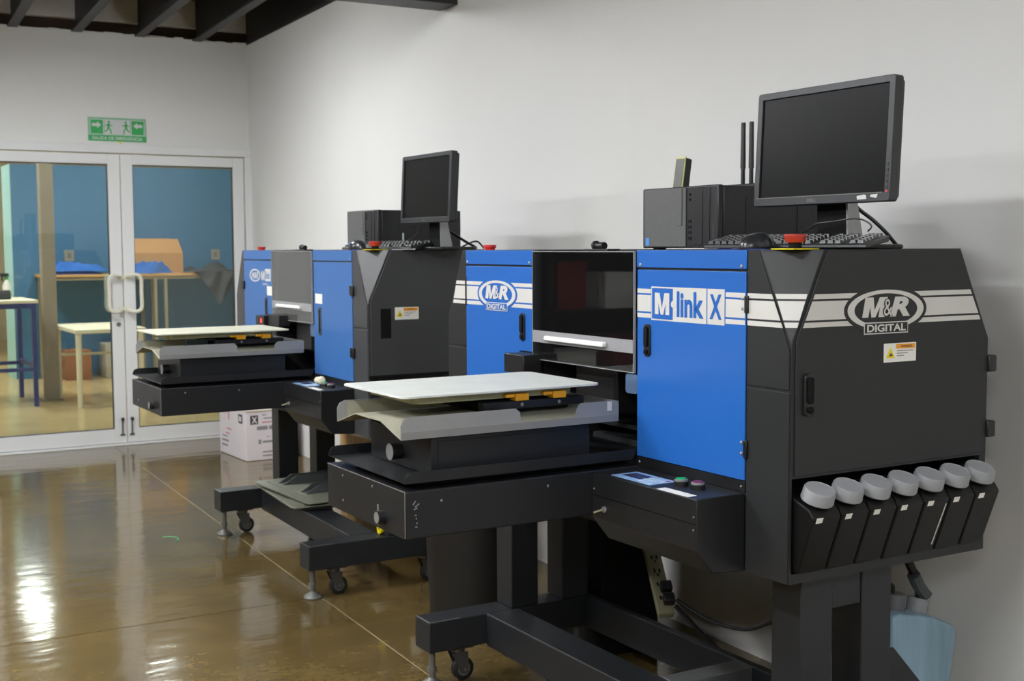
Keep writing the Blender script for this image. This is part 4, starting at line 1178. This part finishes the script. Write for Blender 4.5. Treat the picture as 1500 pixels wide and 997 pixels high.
tag(M().tube([(2.40, 2.40, 1.66), (2.44, 2.37, 1.60), (2.47, 2.34, 1.565), (2.50, 2.32, 1.53), (2.54, 2.32, 1.497), (2.60, 2.36, 1.496)], .005).build('monitor_cable', BLACK, smooth=True), 'thick black cables falling behind the near monitor', 'cable')
tag(M().tube([(2.5, 4.97, 1.62), (2.56, 4.93, 1.58), (2.62, 4.88, 1.53), (2.68, 4.88, 1.499), (2.74, 5.0, 1.498)], .006).build('monitor_cable', BLACK, smooth=True), 'black cables falling behind the far monitor', 'cable')
tag(M().tube([(2.46, 4.98, 1.60), (2.44, 4.98, 1.56), (2.40, 5.0, 1.53), (2.34, 5.06, 1.502)], .0022).build('mouse_cable', BLACK, smooth=True), 'thin black cable below the far monitor screen', 'cable')
tag(M().tube([(2.60, 4.88, 1.4955), (2.66, 4.89, 1.52), (2.70, 4.90, 1.525), (2.73, 4.91, 1.505), (2.76, 4.95, 1.4955)], .004).build('power_cable', BLACK, smooth=True), 'short black cable loop at the right end of the far printer roof', 'cable')

t = thing('wireless_router', 'small black router with two upright antennas on the near computer', 'router', (2.60, 2.97, 1.6685))
M().box(-.05, .05, -.075, .05, 0, .02).build('router_body', BLACK, t, bevel=.004)
for y in (.032, -.006):
    M().cyl((-.0, y, .02), (-.0, y, .07), .007, .0065, 12).cyl((0, y, .07), (.003, y + .003, .212), .0085, .007, 12).build('antenna', BLACK, t, smooth=True)
# hand meter on the computer
t = thing('hand_meter', 'black and yellow hand meter standing on the near computer', 'meter', (2.36, 3.02, 1.6705), (0, R(9), R(8)))
M().box(0, .03, -.017, .017, 0, .098).build('meter_body', BLACK, t, bevel=.004)
M().box(-.004, .0005, -.02, .02, 0, .1).build('meter_rim', mat('meter yellow', srgb(196, 196, 130), .5), t, bevel=.0015)
M().box(-.0055, -.0041, -.0165, .0165, .005, .093).build('meter_display', mat('meter display', srgb(70, 72, 66), .4), t)

# ------------------------------------------------------------------ under and around the printers
# waste jug by the right post
JUG = mat('milky blue plastic', srgb(138, 168, 186), .45, spec=.4, var=.22, vscale=9, stretch=(2, 2, .25))
t = thing('waste_jug', 'milky blue plastic waste jug hung beside the near printer leg', 'jug', (2.76, 2.46, .20))
M().xz([(-.135, 0), (.10, 0), (.128, .185), (.118, .205), (.03, .245), (-.11, .275), (-.135, .265)], -.07, .07).build('jug_body', JUG, t, bevel=.009, seg=3)
M().cyl((-.06, -.0, .262), (-.055, -.0, .31), .032, n=22).build('jug_cap', mat('dark grey cap', srgb(92, 94, 96), .5), t, smooth=True)
M().cyl((.035, -.0, .238), (.045, -.0, .282), .03, n=22).build('jug_cap', CAPG, t, smooth=True)
M().tube([(-.06, 0, .31), (-.06, 0, .33), (-.08, 0, .34), (-.12, .0, .33), (-.16, .01, .31)], .005).build('hose', BLACK, t, smooth=True)
M().tube([(.05, 0, .28), (.03, -.01, .33), (.0, -.01, .38), (-.03, 0, .44), (-.06, .02, .50)], .013).build('hose', BLACK, t, smooth=True)
M().tube([(.055, -.02, .29), (.03, -.015, .32), (.0, -.02, .36)], .019).build('hose_fitting', mat('fitting grey', srgb(70, 76, 78), .5), t, smooth=True)

# round waste bin between the printers
t = thing('waste_bin', 'tall round black waste bin behind the near printer arm', 'bin', (2.38, 4.34, 0))
M().lathe([(.19, .004), (.215, .58), (.225, .58), (.225, .6), (.205, .6), (.18, .02), (0, .02)], n=40).build('bin_body', mat('bin black', srgb(24, 22, 20), .5, var=.3, vscale=9), t, smooth=True)
M().lathe([(.175, 0), (.175, .004)], n=30).build('bin_foot', BLACKM, t)

# power strip leaning on the rear beam, plug and cables
_z = (Vector((2.66, 3.545, .40)) - Vector((2.56, 3.33, .243))).normalized()
_x = Vector((.75, -.3, 0)) - _z * Vector((.75, -.3, 0)).dot(_z); _x.normalize()
_rot = Matrix((_x, _z.cross(_x), _z)).transposed().to_euler()
t = thing('power_strip', 'pale yellowish power strip leaning behind the near printer', 'power strip', (2.56, 3.33, .243), tuple(_rot))
M().box(-.028, .028, -.013, .013, 0, .40).build('strip_body', mat('aged plastic', srgb(150, 148, 116), .5), t, bevel=.004)
mb = M()
for k in range(5): mb.box(-.012, -.006, -.0145, -.013, .06 + k * .062, .076 + k * .062).box(.006, .012, -.0145, -.013, .06 + k * .062, .076 + k * .062).box(-.003, .003, -.0145, -.013, .045 + k * .062, .052 + k * .062)
mb.build('sockets', BLACKM, t)
for z0 in (.03, .085):
    M().box(-.006, .034, -.045, -.0135, z0, z0 + .038).build('plug', BLACK, t, bevel=.006)
ps = t
def cord(pts, r):
    o = M().tube(pts, r).build('cord', BLACK, ps, smooth=True)
    o.matrix_parent_inverse = (Matrix.Translation(ps.location) @ ps.rotation_euler.to_matrix().to_4x4()).inverted()
cord([(2.565, 3.28, .31), (2.62, 3.18, .26), (2.67, 3.06, .25), (2.69, 2.95, .30), (2.70, 2.82, .36)], .007)
cord([(2.56, 3.28, .29), (2.62, 3.12, .17), (2.67, 3.0, .13), (2.69, 2.9, .15), (2.70, 2.78, .17)], .008)
# black box under the near printer
t = thing('black_unit', 'black box unit standing on the floor under the near printer', 'box', (2.655, 3.995, 0))
M().box(-.125, .125, -.33, .0, .012, .66).build('unit_body', BLACKM, t, bevel=.006)
M().box(-.11, .11, -.3, -.02, 0, .012).build('unit_foot', RUBBER, t)

# spare platens stacked upside down on the far printer's base
GLASSY = mat('pale green board', srgb(134, 136, 120), .35, spec=.5, var=.08, vscale=9)
BRK = mat('grey bracket', srgb(92, 95, 96), .4, metal=.3)
for i, (px, py, rz, lab) in enumerate(((2.325, 5.90, R(-4), 'lower pale green spare platen lying on the far printer base'), (2.35, 5.895, R(3), 'upper pale green spare platen with grey brackets on the far base'))):
    t = thing('spare_platen', lab, 'platen', (px, py, .2595 + i * .0195), rz, 'spare platens on the far base')
    if not i: M().xy(rrect(-.20, .24, -.28, .30, .02), -.022, -.0002).build('spacer', BRK, t)
    M().xy(rrect(-.24, .28, -.33, .36, .03), 0, .007).build('board', GLASSY, t, bevel=.001)
    M().xy(rrect(-.19, .24, -.28, .31, .02), .007, .012 if i == 0 else .014).build('underboard', GLASSY, t, bevel=.001)
    if i:
        for y in (-.12, .16):
            M().xz([(-.17, .0145), (.3, .0145), (.3, .055), (-.10, .055)], y - .035, y - .03).build('bracket', BRK, t)
            M().xz([(-.17, .0145), (.3, .0145), (.3, .055), (-.10, .055)], y + .03, y + .035).build('bracket', BRK, t)
            M().box(-.16, .3, y - .0299, y + .0299, .0145, .019).build('bracket_web', BRK, t)
t = thing('tape_ring', 'small yellow ring standing on the near end of the far base', 'ring', (2.245, 4.985, .2375))
M().ring(F((-.006, 0, .022), (0, 1, 0), (0, 0, 1)), ell(0, 0, .022, .022, 24), ell(0, 0, .013, .013, 24), 0, .014).build('ring_body', YELLOW, t, smooth=False)

# cartons
t = thing('carton', 'white printed carton on the floor beside the glass door', 'box', (2.785, 8.44, 0), R(2))
M().box(0, .39, 0, .55, 0, .36).build('carton_body', CARDW, t, bevel=.006)
M().box(-.004, .394, -.004, .275, .352, .362).build('lid_flap', mat('carton lid', srgb(216, 206, 196), .7), t, bevel=.002)
M().box(-.0045, .3945, -.0045, -.0015, .350, .353).build('tape', mat('painted lid shadow', srgb(150, 130, 100), .7), t)  # thin strip painting the shadow line under the lid edge
f = F((0, 0, 0), (1, 0, 0), (0, 0, 1)); g_ = F((0, 0, 0), (0, -1, 0), (0, 0, 1))
M().face(f, [(.03, .26), (.09, .26), (.09, .325), (.03, .325)], 0, .001).build('print_block', INKT, t)
text('print_letter', 'X', f, .062, .292, .04, .045, CARDW, t, bold=.03, c=.001)
mb = M()
for (a0, a1, b0, b1) in ((.12, .15, .32, .328), (.13, .2, .296, .304), (.08, .16, .218, .245), (.17, .22, .218, .245), (.09, .11, .118, .15), (.12, .2, .125, .14), (.12, .22, .055, .066), (.12, .19, .028, .038), (.15, .18, .165, .17)):
    mb.face(f, [(a0, b0), (a1, b0), (a1, b1), (a0, b1)], 0, .0008)
mb.build('print_lines', mat('carton grey print', srgb(140, 136, 140), .7), t, kind='stuff')
mb = M()
for (a0, a1, b0, b1) in ((.12, .19, .268, .276), (.2, .215, .265, .278), (.19, .22, .235, .255)):
    mb.face(f, [(a0, b0), (a1, b0), (a1, b1), (a0, b1)], .0008, .0014)
mb.build('red_print', REDT, t, kind='stuff')
M().face(g_, [(-.15, .26), (-.07, .26), (-.07, .325), (-.15, .325)], 0, .001).build('print_block', INKT, t)
M().face(g_, [(-.135, .275), (-.095, .275), (-.095, .31), (-.135, .31)], .001, .0016).build('print_block_hole', CARDW, t)
mb = M()
for k, (a0, a1, b0, b1) in enumerate(((-.5, -.38, .06, .075), (-.5, -.36, .095, .11), (-.49, -.38, .13, .14))):
    mb.face(g_, [(a0, b0), (a1, b0), (a1, b1), (a0, b1)], 0, .0008)
mb.build('print_lines', mat('carton grey print', srgb(140, 136, 140), .7), t, kind='stuff')
mb = M()
for (a0, a1, b0, b1) in ((-.36, -.34, .26, .33), (-.4, -.3, .19, .2), (-.42, -.34, .155, .165)):
    mb.face(g_, [(a0, b0), (a1, b0), (a1, b1), (a0, b1)], 0, .0008)
mb.build('red_print', REDT, t, kind='stuff')
t = thing('carton', 'brown carton standing behind the white printed carton', 'box', (2.95, 9.02, 0), R(2))
M().box(.03, .27, .0, .5, 0, .40).build('carton_body', CARDB, t, bevel=.005)
M().box(.03, .27, .23, .27, .40, .4008).build('tape', mat('tan tape', srgb(170, 120, 70), .5), t)
STRIPE = mat('striped wood carton', srgb(205, 165, 110), .7, var=.2, vscale=7, stretch=(6, 6, .5))
t = thing('crate', 'pale striped wooden crate at the wall behind the far printer', 'crate', (2.72, 5.95, 0))
for k in range(6):
    M().box(0, .018, k * .105, k * .105 + .1, 0.0, .46).build('plank', STRIPE, t, bevel=.002)
M().box(.0185, .28, .0, .625, .0, .46).build('crate_body', STRIPE, t, bevel=.003)

# rack and bins added out of frame so the near cover mirrors dark and red
t = thing('reflection_rack', 'unseen dark rack with red crates, added for the reflection in the clear cover', 'rack', (-1.6, 9.3, 0))
for x in (-1.3, 0, 1.3):
    M().box(x - .03, x + .03, -.3, .3, 0, 2.2).build('upright', BLACK, t)
M().box(-1.3, 1.3, .3, .34, 0, 2.2).build('back_sheet', BLACKM, t)
for z in (.35, .95, 1.55, 2.15):
    M().box(-1.27, 1.27, -.3, .3, z - .03, z).build('shelf_board', BLACK, t)

RC = mat('red crate', srgb(120, 28, 26), .5)
for i, (x, z, wd, h, m_) in enumerate(((-.95, .35, .5, .34, RC), (-.2, .35, .6, .22, WHITEP), (.55, .35, .5, .4, RC), (-.8, .95, .4, .3, WHITEP), (-.25, .95, .3, .4, RC), (.7, .95, .6, .2, CARDB), (-.9, 1.55, .5, .3, RC))):
    c_ = thing('reflection_bin', ['red bin low at the left end of the added dark rack', 'long white bin low on the added dark rack', 'tall red bin low at the right of the added dark rack', 'white bin on the middle shelf of the added dark rack',
                               'narrow red bin on the middle shelf of the added dark rack', 'tan bin on the middle shelf of the added dark rack', 'red bin on the upper shelf of the added dark rack'][i], 'bin', (-1.6 + x, 9.25, z))
    M().box(-wd / 2, wd / 2, -.2, .2, 0, h).build('bin_body', m_, c_, bevel=.01)
    M().box(-wd / 2 - .01, wd / 2 + .01, -.21, .21, h, h + .02).build('bin_lid', m_, c_, bevel=.004)

tag(M().tube([(1.665, 6.44, .003), (1.70, 6.43, .003), (1.725, 6.39, .003), (1.72, 6.34, .003), (1.695, 6.31, .003)], .0022).build('thread', mat('green thread', srgb(90, 170, 130), .7), smooth=True), 'small curl of green thread lying on the polished floor', 'thread')
